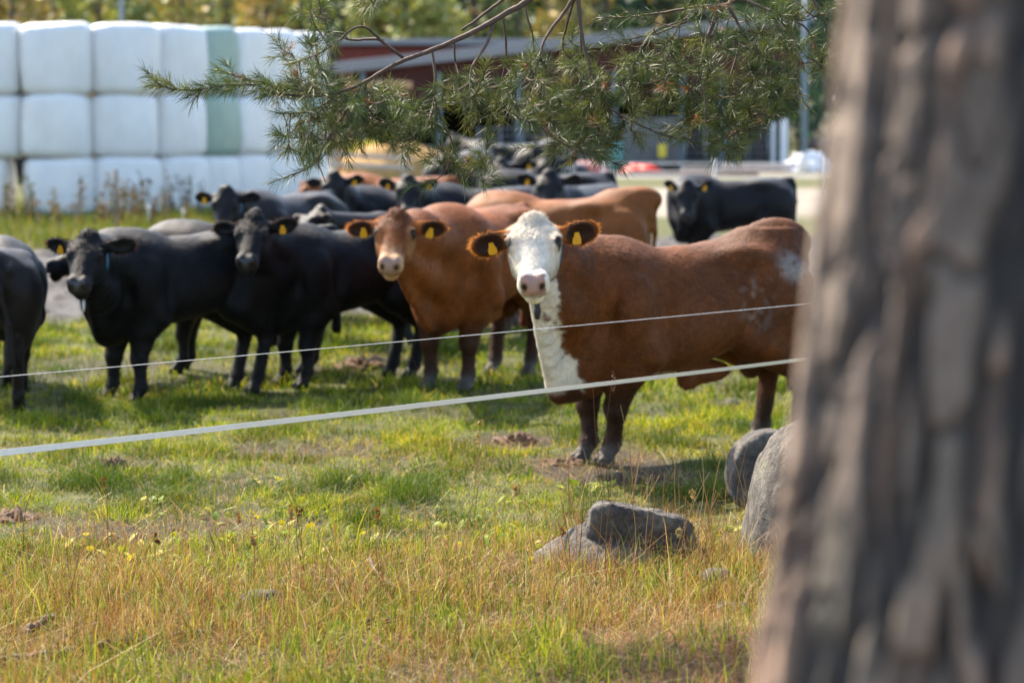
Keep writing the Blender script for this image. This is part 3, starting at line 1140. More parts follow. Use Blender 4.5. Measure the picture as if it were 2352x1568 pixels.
    for (s, b_, e1, e2, nrm, ctr), on in zip(ears, tags):
        if on:
            down = np.array([0, 0, -1.0])
            down = unit(down - nrm * np.dot(down, nrm))
            side = np.cross(down, nrm)
            mb = MB()
            RM = np.stack([side, nrm, down], 1)
            cc = ctr - e1 * .02 + nrm * .016 + down * .030
            tw = rng.uniform(-.35, .35)
            sd2, dn2 = side * math.cos(tw) + down * math.sin(tw), down * math.cos(tw) - side * math.sin(tw)
            out = [(-.013, -.036), (.013, -.036), (.017, -.012), (.026, .004), (.027, .030), (.018, .038), (-.018, .038), (-.027, .030), (-.026, .004), (-.017, -.012)]
            k_ = len(out)
            vv = [cc + sd2 * ox + dn2 * oz + nrm * (oy + .25 * oz * s * .3) for oy in (.004, -.003) for (ox, oz) in out]
            mb.add(vv, q=[(i, (i + 1) % k_, k_ + (i + 1) % k_, k_ + i) for i in range(k_)], t=[(0, i + 1, i) for i in range(1, k_ - 1)] + [(k_, k_ + i, k_ + i + 1) for i in range(1, k_ - 1)])
            mb.build('ear_tag', M['tag_yellow'], root)
    if blue:
        p0 = H(.13, .148, -.085)
        mb = MB()
        pts = [p0 + np.array([0, 0, .05]), p0 + np.array([0, 0, .0]), p0 + np.array([0, 0, -.06]), p0 + np.array([0, 0, -.10])]
        mb.tube(pts, [.010, .017, .016, .009], 8)
        mb.build('transponder', M['blue_plastic'], root, True)
    if white and eyes:
        p0 = to_body(P(1234, 716, 14.33))
        mb = MB()
        mb.tube([H(.24, .10, -.20), (H(.30, .05, -.24) + p0) / 2, p0 + np.array([0, 0, .03])], .008, 6)
        mb.tube([H(.24, -.10, -.20), (H(.30, -.05, -.24) + p0) / 2, p0 + np.array([0, 0, .03])], .008, 6)
        mb.tube([p0 + np.array([0, 0, .045]), p0 + np.array([0, 0, .03]), p0, p0 + np.array([0, 0, -.045])], [.012, .020, .024, .014], 8)
        mb.build('neck_tag', M['strap'], root, True)
    if drool:
        mb = MB()
        b0_ = H(.485, .012, -.155)
        mb.tube([b0_, b0_ + np.array([0, 0, -.04]), b0_ + np.array([0, 0, -.085]), b0_ + np.array([0, 0, -.11])], [.006, .012, .010, .004], 7)
        mb.build('drool', M['white_hair'], root, True)
    return root, H, thr, pb


COWS = [
    # ---- front row
    dict(label='chestnut brown bull with white face and chest, nearest the white fence tape', x=.98, y=15.31, yaw=-148, S=1.0, Lx=1.08, brisket=1.0, earw=1.05, fur=230000, furlen=.027,
         poll=P(1226, 516, 14.35), hyaw=-93, hpitch=44, hroll=2, coat='chestnut', vox=.0125, white=True, bull=True, ear=(-6, 14), headS=1.0, headW=1.12,
         feet=dict(fl=(.42, .06), fr=(.47, -.12), hr=(-.84, -.17), hl=(-.86, .20)), blue=True, hump=.10, cat='bull'),
    dict(label='red brown bull with pale muzzle facing the camera, left of the white faced bull', x=-.30, y=19.3, yaw=-115, S=1.02,
         poll=P(912, 500, 17.6), hyaw=-95, hpitch=45, hroll=-2, coat='red', brisket=.5, fur=130000, furlen=.026, headW=1.10, vox=.015, bull=True, ear=(0, 8), headS=.95, wide=1.02,
         feet=dict(fl=(.46, .17), fr=(.46, -.15)), cat='bull'),
    dict(label='black cow with a peaked poll looking at the camera, beside the red brown bull', x=-1.40, y=19.45, yaw=-141, S=.91, wide=.92,
         poll=P(585, 505, 18.6), hyaw=-98, hpitch=47, hroll=0, coat='black', vox=.015, tags=(1, 0), ear=(-9, 2), peak=1, fur=110000, furlen=.028),
    dict(label='black cow with curly forehead and pale chin drool, leftmost face looking at the camera', x=-2.60, y=18.55, yaw=-141, S=.92, wide=.92, drool=True, feet=dict(fl=(.46, .22), fr=(.50, -.17)),
         poll=P(205, 548, 17.4), hyaw=-98, hpitch=47, hroll=0, coat='black', vox=.015, fur=110000, furlen=.028, tags=(0, 1), ear=(-6, -5), blue=True),
    dict(label='black cow in profile with its muzzle pointing left, behind the leftmost looking cow', x=-2.35, y=20.4, yaw=176, S=.90,
         poll=P(222, 560, 19.6), hyaw=184, hpitch=24, coat='black', vox=.018, tags=(0, 0)),
    dict(label='dark brown cow cut by the left picture edge, rump and tail toward the camera', x=-3.80, y=17.9, yaw=100, S=.84, poll=(-3.98, 18.9, .9), coat='darkbrown', vox=.018,
         tags=(0, 0), eyes=False, hyaw=100, tailend=(-1.0, -.1)),
    dict(label='black cow at the left picture edge beyond the dark brown rump', x=-4.38, y=19.7, yaw=112, S=.87, poll=(-4.8, 20.7, .95), coat='softblack', vox=.02, tags=(0, 0), eyes=False, hyaw=120),
    # ---- second row
    dict(label='black cow looking over the backs just in front of the bale stack', x=-2.38, y=24.9, yaw=-122, S=.94, poll=P(520, 440, 24.0), hyaw=-95, hpitch=60,
         coat='softblack', vox=.022, tags=(0, 1), blue=True),
    dict(label='dark greyish brown cow with tufted poll turned away, behind the black cow with peaked poll', x=-1.30, y=22.8, yaw=-20, S=.86, poll=P(738, 484, 21.6), hyaw=200,
         hpitch=40, coat='darkbrown', vox=.02, tags=(0, 1)),
    dict(label='orange brown cow showing its rump behind the white faced bull', x=.37, y=22.8, yaw=172, S=.98, coat='orange', vox=.02, hyaw=180, hpitch=60,
         poll=P(1040, 520, 22.4), tags=(0, 0), hump=.06),
    dict(label='black cow looking at the camera below the left end of the pine branch', x=-1.30, y=28.0, yaw=-165, S=.94, ear=(-8, 4), poll=P(768, 405, 26.9), hyaw=-100, hpitch=58,
         coat='softblack', vox=.024, tags=(1, 0)),
    dict(label='black cow with two yellow tags, lower of the faces under the middle of the branch', x=-.40, y=27.4, yaw=-172, S=.88, headS=1.06, ear=(-10, -10), poll=P(938, 414, 26.2), hyaw=-90, hpitch=52,
         coat='black', vox=.024),
    dict(label='black cow with tags in both ears, topmost face in the crowd before the barn', x=.62, y=33.5, yaw=-105, S=1.05, ear=(-14, 6), headS=1.08, poll=P(1262, 362, 32.3), hyaw=-92, hpitch=55,
         coat='softblack', vox=.026),
    dict(label='black cow with wide spread ears directly below the topmost face', x=.75, y=27.5, yaw=-120, S=.95, headS=1.06, ear=(-4, -8), poll=P(1262, 402, 26.4), hyaw=-90, hpitch=52,
         coat='black', vox=.024, tags=(0, 1)),
    dict(label='brown cow whose back shows behind the black ones at the bale stack end', x=-1.6, y=32.0, yaw=170, S=.93, poll=P(700, 425, 31.4), hyaw=180, hpitch=70,
         coat='red', vox=.028, tags=(0, 0), eyes=False),
    dict(label='large black cow with its rump turned behind the hanging pine tip', x=-.70, y=36.0, yaw=75, S=1.12, coat='black', vox=.028, hyaw=75, tags=(0, 0), eyes=False),
    dict(label='grey black cow with rounded rump before the white sack', x=.55, y=41.0, yaw=80, S=1.12, coat='softblack', vox=.03, hyaw=80, tags=(0, 0), eyes=False),
    dict(label='black cow lowering its head between the big rump and the topmost face', x=.25, y=34.8, yaw=-140, S=1.0, poll=P(1150, 372, 33.9), hyaw=-120, hpitch=52,
         coat='black', vox=.028, tags=(0, 0)),
    dict(label='small black cow farthest back under the barn roof', x=-.1, y=47.0, yaw=160, S=1.1, coat='black', vox=.034, hyaw=190, tags=(0, 0), eyes=False),
    dict(label='black cow with only its greyish back showing, right of the lower wide eared face', x=.40, y=31.5, yaw=-168, S=.98, poll=P(1150, 480, 31.3), hyaw=-170, hpitch=70, coat='softblack', vox=.028,
         tags=(0, 0), eyes=False),
    dict(label='brown and white cow almost hidden behind the red brown bull', x=-.35, y=24.3, yaw=-10, S=.82, coat='orange', vox=.024, hyaw=170, tags=(0, 0), poll=P(1030, 487, 23.6), hpitch=50,
         white=True, eyes=False),
    dict(label='black cow standing apart at right with two yellow tags, before the yard', x=2.72, y=30.6, yaw=-170, S=.90, wide=.93, ear=(-22, -22), poll=P(1580, 424, 29.4), hyaw=-97, hpitch=62,
         coat='softblack', vox=.024),
]
HERO = None
for kw in COWS:
    r_ = make_cow(**kw)
    if HERO is None:
        HERO = r_

def bpx(x, d):
    return (x - 1176) / FPX * d


# ------------------------------------------------------------------ wrapped bales
def bale_mat(name, c, c2):
    m, t, b = new_mat(name)
    n1 = noise_tex(t, 1.2, 3)
    n2 = noise_tex(t, 5, 4, .6, (6, 6, .35))
    n3 = noise_tex(t, 3, 5, .65)
    col = ramp(t, n1, [(.3, c2), (.7, c)])
    t.links.new(mix(t, .12, col, ramp(t, n2, [(.3, (.4, .4, .42)), (.7, (1, 1, 1))]), 'MULTIPLY'), b.inputs['Base Color'])
    b.inputs['Roughness'].default_value = .38
    b.inputs['Specular IOR Level'].default_value = .5
    b.inputs['Subsurface Weight'].default_value = 0
    bump(t, b, mix(t, .5, n2, n3), .45, .04)
    return m


M['wrap_white'] = bale_mat('white_stretch_film', (.80, .78, .75), (.70, .69, .67))
M['wrap_green'] = bale_mat('green_stretch_film', (.32, .42, .35), (.27, .36, .30))


def bale(cx, cy, cz, rz, w, h, dp, mat, label, seed):
    r_ = np.random.default_rng(seed)
    nt_, nz = 56, 26
    vs = []
    th = np.linspace(0, 2 * math.pi, nt_, endpoint=False)
    prof = []
    rc = .17
    for i in range(nz):
        f = i / (nz - 1)
        z = (f - .5) * h
        e = max(0, abs(z) - (h / 2 - rc)) / rc
        inset = rc * (1 - math.sqrt(max(0, 1 - e * e))) * .9
        prof.append((z, inset))
    prof = [(-h / 2, w * .28), (-h / 2, w * .14)] + prof + [(h / 2, w * .14), (h / 2, w * .28)]
    ph = r_.uniform(0, 6.28, 6)
    n = 3.6
    for (z, ins) in prof:
        c_, s_ = np.cos(th), np.sin(th)
        rad = 1 / ((np.abs(c_) ** n + np.abs(s_) ** n) ** (1 / n))
        zf = z / h
        wob = .016 * np.sin(3 * th + ph[0] + zf * 3) + .009 * np.sin(7 * th + ph[1]) + .008 * np.sin(17 * th + ph[2] + 2 * np.sin(zf * 5)) + .004 * np.sin(31 * th + ph[3])
        bul = .034 * math.cos(zf * math.pi)
        wx = (w / 2 - ins + bul) * rad + wob
        wy = (dp / 2 - ins + bul) * rad + wob
        zz = z + (.02 * np.sin(2 * th + ph[4]) if z > 0 else .012 * np.sin(2 * th + ph[5]))
        x, y = c_ * wx, s_ * wy
        vs.append(np.stack([x, y, np.broadcast_to(zz, x.shape)], 1))
    m = len(prof)
    v = np.concatenate(vs + [np.array([[0, 0, -h / 2], [0, 0, h / 2 + r_.uniform(.0, .03)]])])
    q = [(i * nt_ + k, i * nt_ + (k + 1) % nt_, (i + 1) * nt_ + (k + 1) % nt_, (i + 1) * nt_ + k) for i in range(m - 1) for k in range(nt_)]
    t = [(m * nt_, (k + 1) % nt_, k) for k in range(nt_)] + [(m * nt_ + 1, (m - 1) * nt_ + k, (m - 1) * nt_ + (k + 1) % nt_) for k in range(nt_)]
    o = mesh_np('wrapped_bale', v, [q, t], mat, None, None, True)
    o.location = (cx, cy, cz + h / 2)
    o.rotation_euler = (r_.uniform(-.012, .012), r_.uniform(-.012, .012), rz + r_.uniform(-.03, .03))
    tag(o, label, 'bale', 'wrapped silage bales stacked in a wall')


def build_bales():
    pts = []
    d0 = 50.0
    for px in (-175, -18, 139):
        pts.append((P(px, 400, d0).x, d0, 0.0))
    pts.append((P(284, 400, 50.3).x, 50.35, .22))
    for (px, y, an) in ((388, 51.3, .85), (463, 52.45, 1.05), (537, 53.6, 1.1), (607, 54.75, 1.1), (673, 55.9, 1.1)):
        pts.append((bpx(px, y), y, an))
    colname = ['outside the left picture edge', 'first column at the left picture edge', 'second column', 'third column', 'fourth column', 'fifth column', 'sixth column', 'seventh column', 'last column behind the branch']
    rown = ['bottom', 'middle', 'top']
    for j in range(3):
        for i, (bx, by, rz) in enumerate(pts):
            if i == 0:
                continue
            green = (i == 5 and j in (1, 2)) or (i == 8 and j == 1)
            w_ = 1.40 if i < 4 else 1.38
            sh = 0.0
            if i == 1:
                sh = {0: -.31, 1: .02, 2: -.03}[j]
            if i == 2 and j == 0:
                sh = .02
            h = [1.22, 1.30, 1.46][j]
            zb = [0, 1.20, 2.48][j]
            w_ *= 1 + .018 * math.sin(i * 5.1 + j * 2.3)
            lab = '%s film wrapped bale, %s row, %s of the stack' % ('pale green' if green else 'white', rown[j], colname[i])
            bale(bx + sh + .02 * math.sin(i * 7 + j * 3), by + .05 * math.sin(i * 3 + j * 5), zb - .01, rz, w_ + .02, h, 1.42, M['wrap_green' if green else 'wrap_white'], lab, i * 10 + j)


build_bales()


# ------------------------------------------------------------------ forest
def leaf_cloud(centers, n, size, col, jit, up=.3):
    """n leaf-clump quads about each centre; centers: (k, 3), radius (k,)"""
    pass


def crown_pts(kind, H, Rr, n):
    """points within a crown volume, kind conifer or broadleaf"""
    if kind == 'spruce':
        f = rng.uniform(0, 1, n) ** .8
        rad = Rr * (1 - f) ** .85 * (.55 + .45 * np.sin(f * 46 + rng.uniform(0, .6, n)) ** 2) * np.sqrt(rng.uniform(.25, 1, n))
        a = rng.uniform(0, 6.283, n)
        z = H * (.08 + .92 * f) - rad * .25
        return np.stack([np.cos(a) * rad, np.sin(a) * rad, z], 1)
    k = 16
    cl = []
    for i in range(k):
        f = rng.uniform(.25, .96)
        r_ = Rr * math.sin(min(1, (1.02 - f) * 1.9) * 1.57) * .8
        a = rng.uniform(0, 6.283)
        q = math.sqrt(rng.uniform(.05, 1))
        cl.append((math.cos(a) * r_ * q, math.sin(a) * r_ * q, H * f))
    cl = np.array(cl)
    i = rng.integers(0, k, n)
    d = rng.normal(0, 1, (n, 3))
    d /= np.linalg.norm(d, axis=1)[:, None]
    return cl[i] + d * (Rr * .42 * rng.uniform(.3, 1, n) ** .5)[:, None] * np.array([1, 1, 1.15])


def quads_at(p, size, cols):
    n = len(p)
    a = rng.normal(0, 1, (n, 3))
    a /= np.linalg.norm(a, axis=1)[:, None]
    b = rng.normal(0, 1, (n, 3))
    b = b - a * (a * b).sum(1)[:, None]
    b /= np.linalg.norm(b, axis=1)[:, None]
    s = size * rng.uniform(.6, 1.4, (n, 1))
    v = np.stack([p - a * s, p + b * s * .6, p + a * s, p - b * s * .6], 1).reshape(-1, 3)
    q = np.arange(n)[:, None] * 4 + np.array([[0, 1, 2, 3]])
    return v, q, np.repeat(cols, 4, 0)


M['tree_bark'] = simple('far_bark', (.14, .11, .09), .9, .5, 3)
TREEC = {'birch': [(.27, .29, .085), (.34, .34, .10), (.21, .24, .08)], 'gold': [(.38, .33, .105), (.40, .30, .10), (.31, .28, .09)],
         'orange': [(.36, .25, .09), (.33, .25, .09), (.28, .24, .085)],
         'spruce': [(.028, .062, .034), (.04, .078, .040), (.024, .05, .028)], 'olive': [(.21, .24, .08), (.26, .28, .09), (.17, .205, .07)]}


def build_forest():
    # rising wooded slope behind everything
    xs, ys = np.linspace(-160, 160, 81), np.linspace(150, 420, 60)
    X, Y = np.meshgrid(xs, ys)
    x, y = X.ravel(), Y.ravel()
    z = sstep(165, 330, y) * 46 * (.8 + .4 * fbm(x, y, 60, 4)) - .3
    i = (np.arange(59)[:, None] * 81 + np.arange(80)[None]).ravel()
    q = np.stack([i, i + 1, i + 82, i + 81], 1)
    m = simple('forest_floor', (.05, .055, .02), .95, .5, .3)
    o = mesh_np('hill', np.stack([x, y, z], 1), [q], m)
    o['kind'] = 'structure'

    def hz(x, y):
        return float(sstep(165, 330, np.array(y)) * 46 * (.8 + .4 * fbm(np.array([x]), np.array([y]), 60, 4)[0]) - .3)
    # front trees one can tell apart (pixel, distance, kind, height, radius)
    ft = [(30, 118, 'orange', 11, 2.6), (130, 126, 'birch', 13, 2.6), (230, 120, 'olive', 13, 2.4), (330, 128, 'birch', 14, 2.8), (420, 122, 'gold', 12, 2.6), (520, 130, 'olive', 14, 2.6),
          (610, 122, 'orange', 11.5, 2.6), (690, 128, 'birch', 13, 2.6), (850, 132, 'birch', 12.2, 2.2), (1000, 128, 'birch', 9.8, 2.0), (930, 136, 'birch', 14, 2.4), (1090, 140, 'spruce', 17, 3.2), (1190, 138, 'olive', 12, 2.4),
          (1290, 134, 'gold', 10.5, 2.2), (1390, 142, 'spruce', 18, 3.4), (1500, 138, 'spruce', 16, 3.2), (1620, 144, 'spruce', 18, 3.4), (1740, 128, 'spruce', 16, 3.2), (1840, 120, 'spruce', 15, 3.0), (1950, 126, 'spruce', 16, 3.2),
          (770, 138, 'spruce', 15, 2.6)]
    names = {'birch': ('birch_tree', 'yellow green birch'), 'gold': ('birch_tree', 'golden autumn birch'), 'orange': ('birch_tree', 'rusty orange autumn tree'), 'spruce': ('spruce_tree', 'dark green spruce'),
             'olive': ('birch_tree', 'olive green broadleaf tree')}
    refs = [(0, 'above the bales at the left picture edge'), (250, 'above the bales left of the mast'), (400, 'above the third and fourth bale columns'), (560, 'above the sixth bale column'), (740, 'above the right end of the bales'),
            (1050, 'above the left end of the barn roof'), (1230, 'behind the pine limb'), (1450, 'above the middle of the barn roof'), (1700, 'above the right end of the barn'), (1900, 'right of the barn by the steel pole'), (9999, 'behind the near pine trunk')]
    seen = {}
    for (px, d, kind, H, Rr) in ft:
        pos = P(px, 300, d)
        nm, lb = names[kind]
        place = min(refs[:-1], key=lambda r: abs(r[0] - px))[1]
        lab = lb + ' ' + place
        if lab in seen:
            lab = ('taller ' if H > seen[lab] else 'shorter ') + lab
        seen[lab] = H
        root = thing(nm, lab, 'tree', (pos.x, d, -.05), 0, 'trees behind the farm')
        n = 900
        p = crown_pts('spruce' if kind == 'spruce' else 'b', H, Rr, n)
        c = palette(n, TREEC[kind], (1, 1, 1), .35)
        v, q, c = quads_at(p, .30 if kind == 'spruce' else .26, c)
        mesh_np('crown', v, [q], M['leaves'], root, c, False)
        mb = MB()
        mb.tube([(0, 0, 0), (.05, 0, H * .4), (0, .05, H * .85)], [.2, .14, .04], 8)
        for k in range(5):
            a = k * 2.4
            zz = H * (.3 + .1 * k)
            mb.tube([(0, 0, zz), (math.cos(a) * Rr * .5, math.sin(a) * Rr * .5, zz + H * .08)], [.07, .02], 5)
        mb.build('trunk', M['tree_bark'], root, True)
    vs, qs, cs, n0 = [], [], [], 0
    for i in range(430):
        y = rng.uniform(140, 300)
        x = rng.uniform(-.30, .32) * y
        px = 1176 + x / y * FPX
        pa = 1 / (1 + math.exp(-(px - 1080) / 90.))
        kind = 'spruce' if rng.uniform() < .12 + .75 * pa else rng.choice(['birch', 'gold', 'olive', 'orange', 'birch', 'olive'])
        H = rng.uniform(10, 16) if kind != 'spruce' else rng.uniform(13, 19)
        Rr = H * .2
        n = 240
        p = crown_pts('spruce' if kind == 'spruce' else 'b', H, Rr, n) + np.array([x, y, hz(x, y)])
        v, q, c = quads_at(p, .55, palette(n, TREEC[kind], (1, 1, 1), .35))
        vs.append(v); qs.append(q + n0); cs.append(c); n0 += len(v)
    o = mesh_np('forest', np.concatenate(vs), [np.concatenate(qs)], M['leaves'], None, np.concatenate(cs), False)
    tag(o, 'far mixed autumn wood rising behind the farm', 'forest', kind='stuff')


build_forest()

# ------------------------------------------------------------------ barn and yard
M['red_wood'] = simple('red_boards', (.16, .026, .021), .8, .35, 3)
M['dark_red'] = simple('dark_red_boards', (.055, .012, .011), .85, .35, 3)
M['sheet_roof'] = simple('grey_sheet_roof', (.22, .225, .24), .45, .15, 1.5)
M['fascia'] = simple('pale_fascia', (.19, .195, .21), .5, .1, 1.5)
M['concrete'] = simple('grey_concrete', (.14, .14, .135), .85, .25, 1.6)
M['steel'] = simple('galvanised_steel', (.24, .255, .27), .4, .2, 4, metal=.6)
M['steel_blue'] = simple('blue_grey_steel', (.11, .18, .24), .45, .2, 3)
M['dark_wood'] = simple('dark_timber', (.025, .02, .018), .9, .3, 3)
M['tan_wood'] = simple('tan_timber', (.42, .26, .13), .8, .3, 3)
M['white_paint'] = simple('white_paint', (.75, .75, .73), .6, .1, 3)
M['straw_pile'] = simple('loose_straw', (.44, .255, .085), .95, .35, 9, bmp=.8)
M['red_tarp'] = simple('red_tarpaulin', (.75, .045, .02), .45, .15, 3)
M['pink_tarp'] = simple('faded_red_sheet', (.42, .14, .13), .6, .25, 4)
M['white_plastic'] = simple('white_plastic_sheet', (.78, .79, .82), .4, .1, 3)
M['teal'] = simple('teal_plastic', (.09, .33, .31), .4, .2, 3)
M['yellow'] = simple('yellow_plastic', (.72, .55, .04), .5, .1, 3)
M['plank'] = simple('weathered_planks', (.48, .40, .36), .8, .25, 4)
M['earth'] = simple('brown_earth', (.17, .095, .055), .95, .5, 3, bmp=.8)
M['sand'] = simple('sandy_heap', (.42, .30, .20), .95, .35, 3, bmp=.8)
M['post_wood'] = simple('grey_post', (.20, .17, .14), .9, .4, 12)
M['tape'] = simple('white_fence_tape', (.82, .80, .74), .6, .08, 60, bmp=.3)
M['wire'] = simple('white_fence_cord', (.62, .60, .57), .6, .2, 90)


def zpx(y, d):
    return P(1176, y, d).z


def build_barn():
    d = 88.0
    x0, x1 = bpx(800, d), bpx(1830, d)
    zl, zr = zpx(150, d), zpx(38, d)
    root = thing('cattle_barn', 'open fronted barn with dark red boards and a rising pale roof edge behind the branch', 'barn', ((x0 + x1) / 2, d, 0))
    ox = (x0 + x1) / 2

    def T(mb, c, s, rz=0, **k):
        mb.box((c[0] - ox, c[1] - d, c[2]), s, rz, **k)
    # roof slab following the slope
    depth = 16
    ang = math.atan2(zr - zl, x1 - x0)
    L = (x1 - x0) / math.cos(ang)
    RM = Matrix.Rotation(-ang, 3, 'Y')
    mb = MB()
    mb.box((0, depth / 2 - .3, (zl + zr) / 2 + .02), (L + 1.0, depth, .16), 0, .02, RM)
    mb.build('roof', M['sheet_roof'], root)
    mb = MB()
    mb.box((0, -.36 - .0, (zl + zr) / 2 - .06), (L + 1.04, .10, .40), 0, .015, RM)
    mb.build('fascia', M['fascia'], root)
    # upper front boards under the roof
    mb = MB()
    nseg = 16
    for i in range(nseg):
        f0, f1 = i / nseg, (i + 1) / nseg
        xa, xb = x0 + .3 + (x1 - x0 - .5) * f0, x0 + .3 + (x1 - x0 - .5) * f1
        za, zb = zl + (zr - zl) * f0 - .12, zl + (zr - zl) * f1 - .12
        zt = min(za, zb)
        bot = zpx(232, d)
        T(mb, ((xa + xb) / 2, d + .25, (zt + bot) / 2), (xb - xa - .006, .06, zt - bot))
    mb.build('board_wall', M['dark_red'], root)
    mb = MB()
    T(mb, (ox, d + depth - 1, 2.0), (x1 - x0, .12, 4.0))
    T(mb, (x0 + .2, d + depth / 2, 1.9), (.12, depth - 2.2, 3.8))
    T(mb, (x1 - .25, d + depth / 2, 2.4), (.12, depth - 2.2, 4.8))
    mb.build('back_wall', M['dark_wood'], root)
    for px in (835, 1010, 1190, 1410, 1565, 1655):
        mb = MB()
        T(mb, (bpx(px, d), d + .05, 1.75), (.16, .16, 3.5), bev=.01)
        mb.build('post', M['steel_blue'], root)
    mb = MB()
    T(mb, (bpx(1492, d), d + .02, zpx(322, d)), (bpx(1562, d) - bpx(1425, d), .18, zpx(268, d) - zpx(376, d)), bev=.02)
    mb.build('concrete_panel', M['concrete'], root)
    mb = MB()
    T(mb, (bpx(1100, d), d + .3, zpx(357, d)), (bpx(1420, d) - bpx(800, d), .2, zpx(342, d) - zpx(385, d)))
    mb.build('plinth', M['concrete'], root)
    # white corner posts at right
    mb = MB()
    T(mb, (bpx(1796, d), d - .3, zpx(330, d)), (.27, .22, zpx(272, d) - zpx(390, d)), bev=.02)
    T(mb, (bpx(1772, d), d - .3, zpx(335, d)), (.14, .16, zpx(280, d) - zpx(390, d)), bev=.02)
    mb.build('corner_post', M['white_paint'], root)
    mb = MB()
    T(mb, (bpx(1745, d), d + .2, (zpx(390, d) + zpx(60, d)) / 2), (.18, .18, zpx(70, d) - zpx(390, d)))
    mb.build('red_post', M['dark_red'], root)
    # rails of the feed fence
    for (xa, xb, ya, yb, k) in ((1570, 1760, 292, 366, 6), (1100, 1300, 296, 345, 4)):
        g = MB()
        for i in range(k):
            z = zpx(ya + (yb - ya) * i / (k - 1), d)
            g.tube([(bpx(xa, d) - ox, -.55, z), (bpx(xb, d) - ox, -.55, z)], .03, 8)
        for px in np.linspace(xa, xb, 5):
            g.tube([(bpx(px, d) - ox, -.55, 0), (bpx(px, d) - ox, -.55, zpx(ya - 3, d))], .04, 8)
        go = g.build('steel_gate', M['steel'], None, True)
        go.location = (ox, d, 0)
        tag(go, 'galvanised rail gate at the %s of the barn' % ('right, before the dark opening' if xa > 1500 else 'middle, behind the black cattle'), 'gate')
    # second barn behind, red gable with flat roof edge
    d2 = 106.0
    xa, xb = bpx(752, d2), bpx(1330, d2)
    zt = zpx(97, d2)
    root = thing('red_barn', 'bright red barn with flat grey roof edge just right of the bale wall', 'barn', ((xa + xb) / 2, d2, 0))
    mb = MB()
    mb.box((0, 6.0, zt / 2 - .1), (xb - xa - .6, 12, zt - .2))
    mb.build('wall', M['red_wood'], root)
    mb = MB()
    mb.box((0, 6.0, zt), (xb - xa, 13, .26), 0, .02)
    mb.build('roof', M['fascia'], root)
    mb = MB()
    mb.box((-(xb - xa) / 2 + .32, -.05, zt / 2 - .2), (.30, .14, zt - .4), 0, .01)
    mb.build('corner_board', M['dark_wood'], root)
    for k in range(3):
        mb = MB()
        mb.box((-(xb - xa) / 2 + 3 + 2.6 * k, -.03, 2.4), (1.1, .1, .9), 0, .02)
        mb.build('window', M['dark_wood'], root)


build_barn()


def blob(name, c, r, mat, label, cat, seed=1, amp=.25, flat=True, n=40):
    th = np.linspace(0, 2 * math.pi, n, endpoint=False)
    ph = np.linspace(0, math.pi / 2, n // 2)
    vs = []
    for p in ph:
        rr = np.cos(p)
        x, y, z = np.cos(th) * rr, np.sin(th) * rr, np.full(n, math.sin(p))
        k = 1 + amp * (2 * vnoise(x * 2 + seed * 7.3 + z * 1.7, y * 2 + seed * 3.1 - z, .55, seed) - 1) + amp * .4 * (2 * vnoise(x * 6 + seed, y * 6 + z * 4, .5, seed + 3) - 1)
        vs.append(np.stack([x * r[0] * k, y * r[1] * k, z * r[2] * k], 1))
    v = np.concatenate(vs)
    m = len(ph)
    q = [(i * n + k, i * n + (k + 1) % n, (i + 1) * n + (k + 1) % n, (i + 1) * n + k) for i in range(m - 1) for k in range(n)]
    o = mesh_np(name, v, [q], mat, None, None, True)
    o.location = c
    return tag(o, label, cat)


def on(px, py):
    g = G(px, py)
    return (g.x, g.y, gz1(g.x, g.y) - .04)


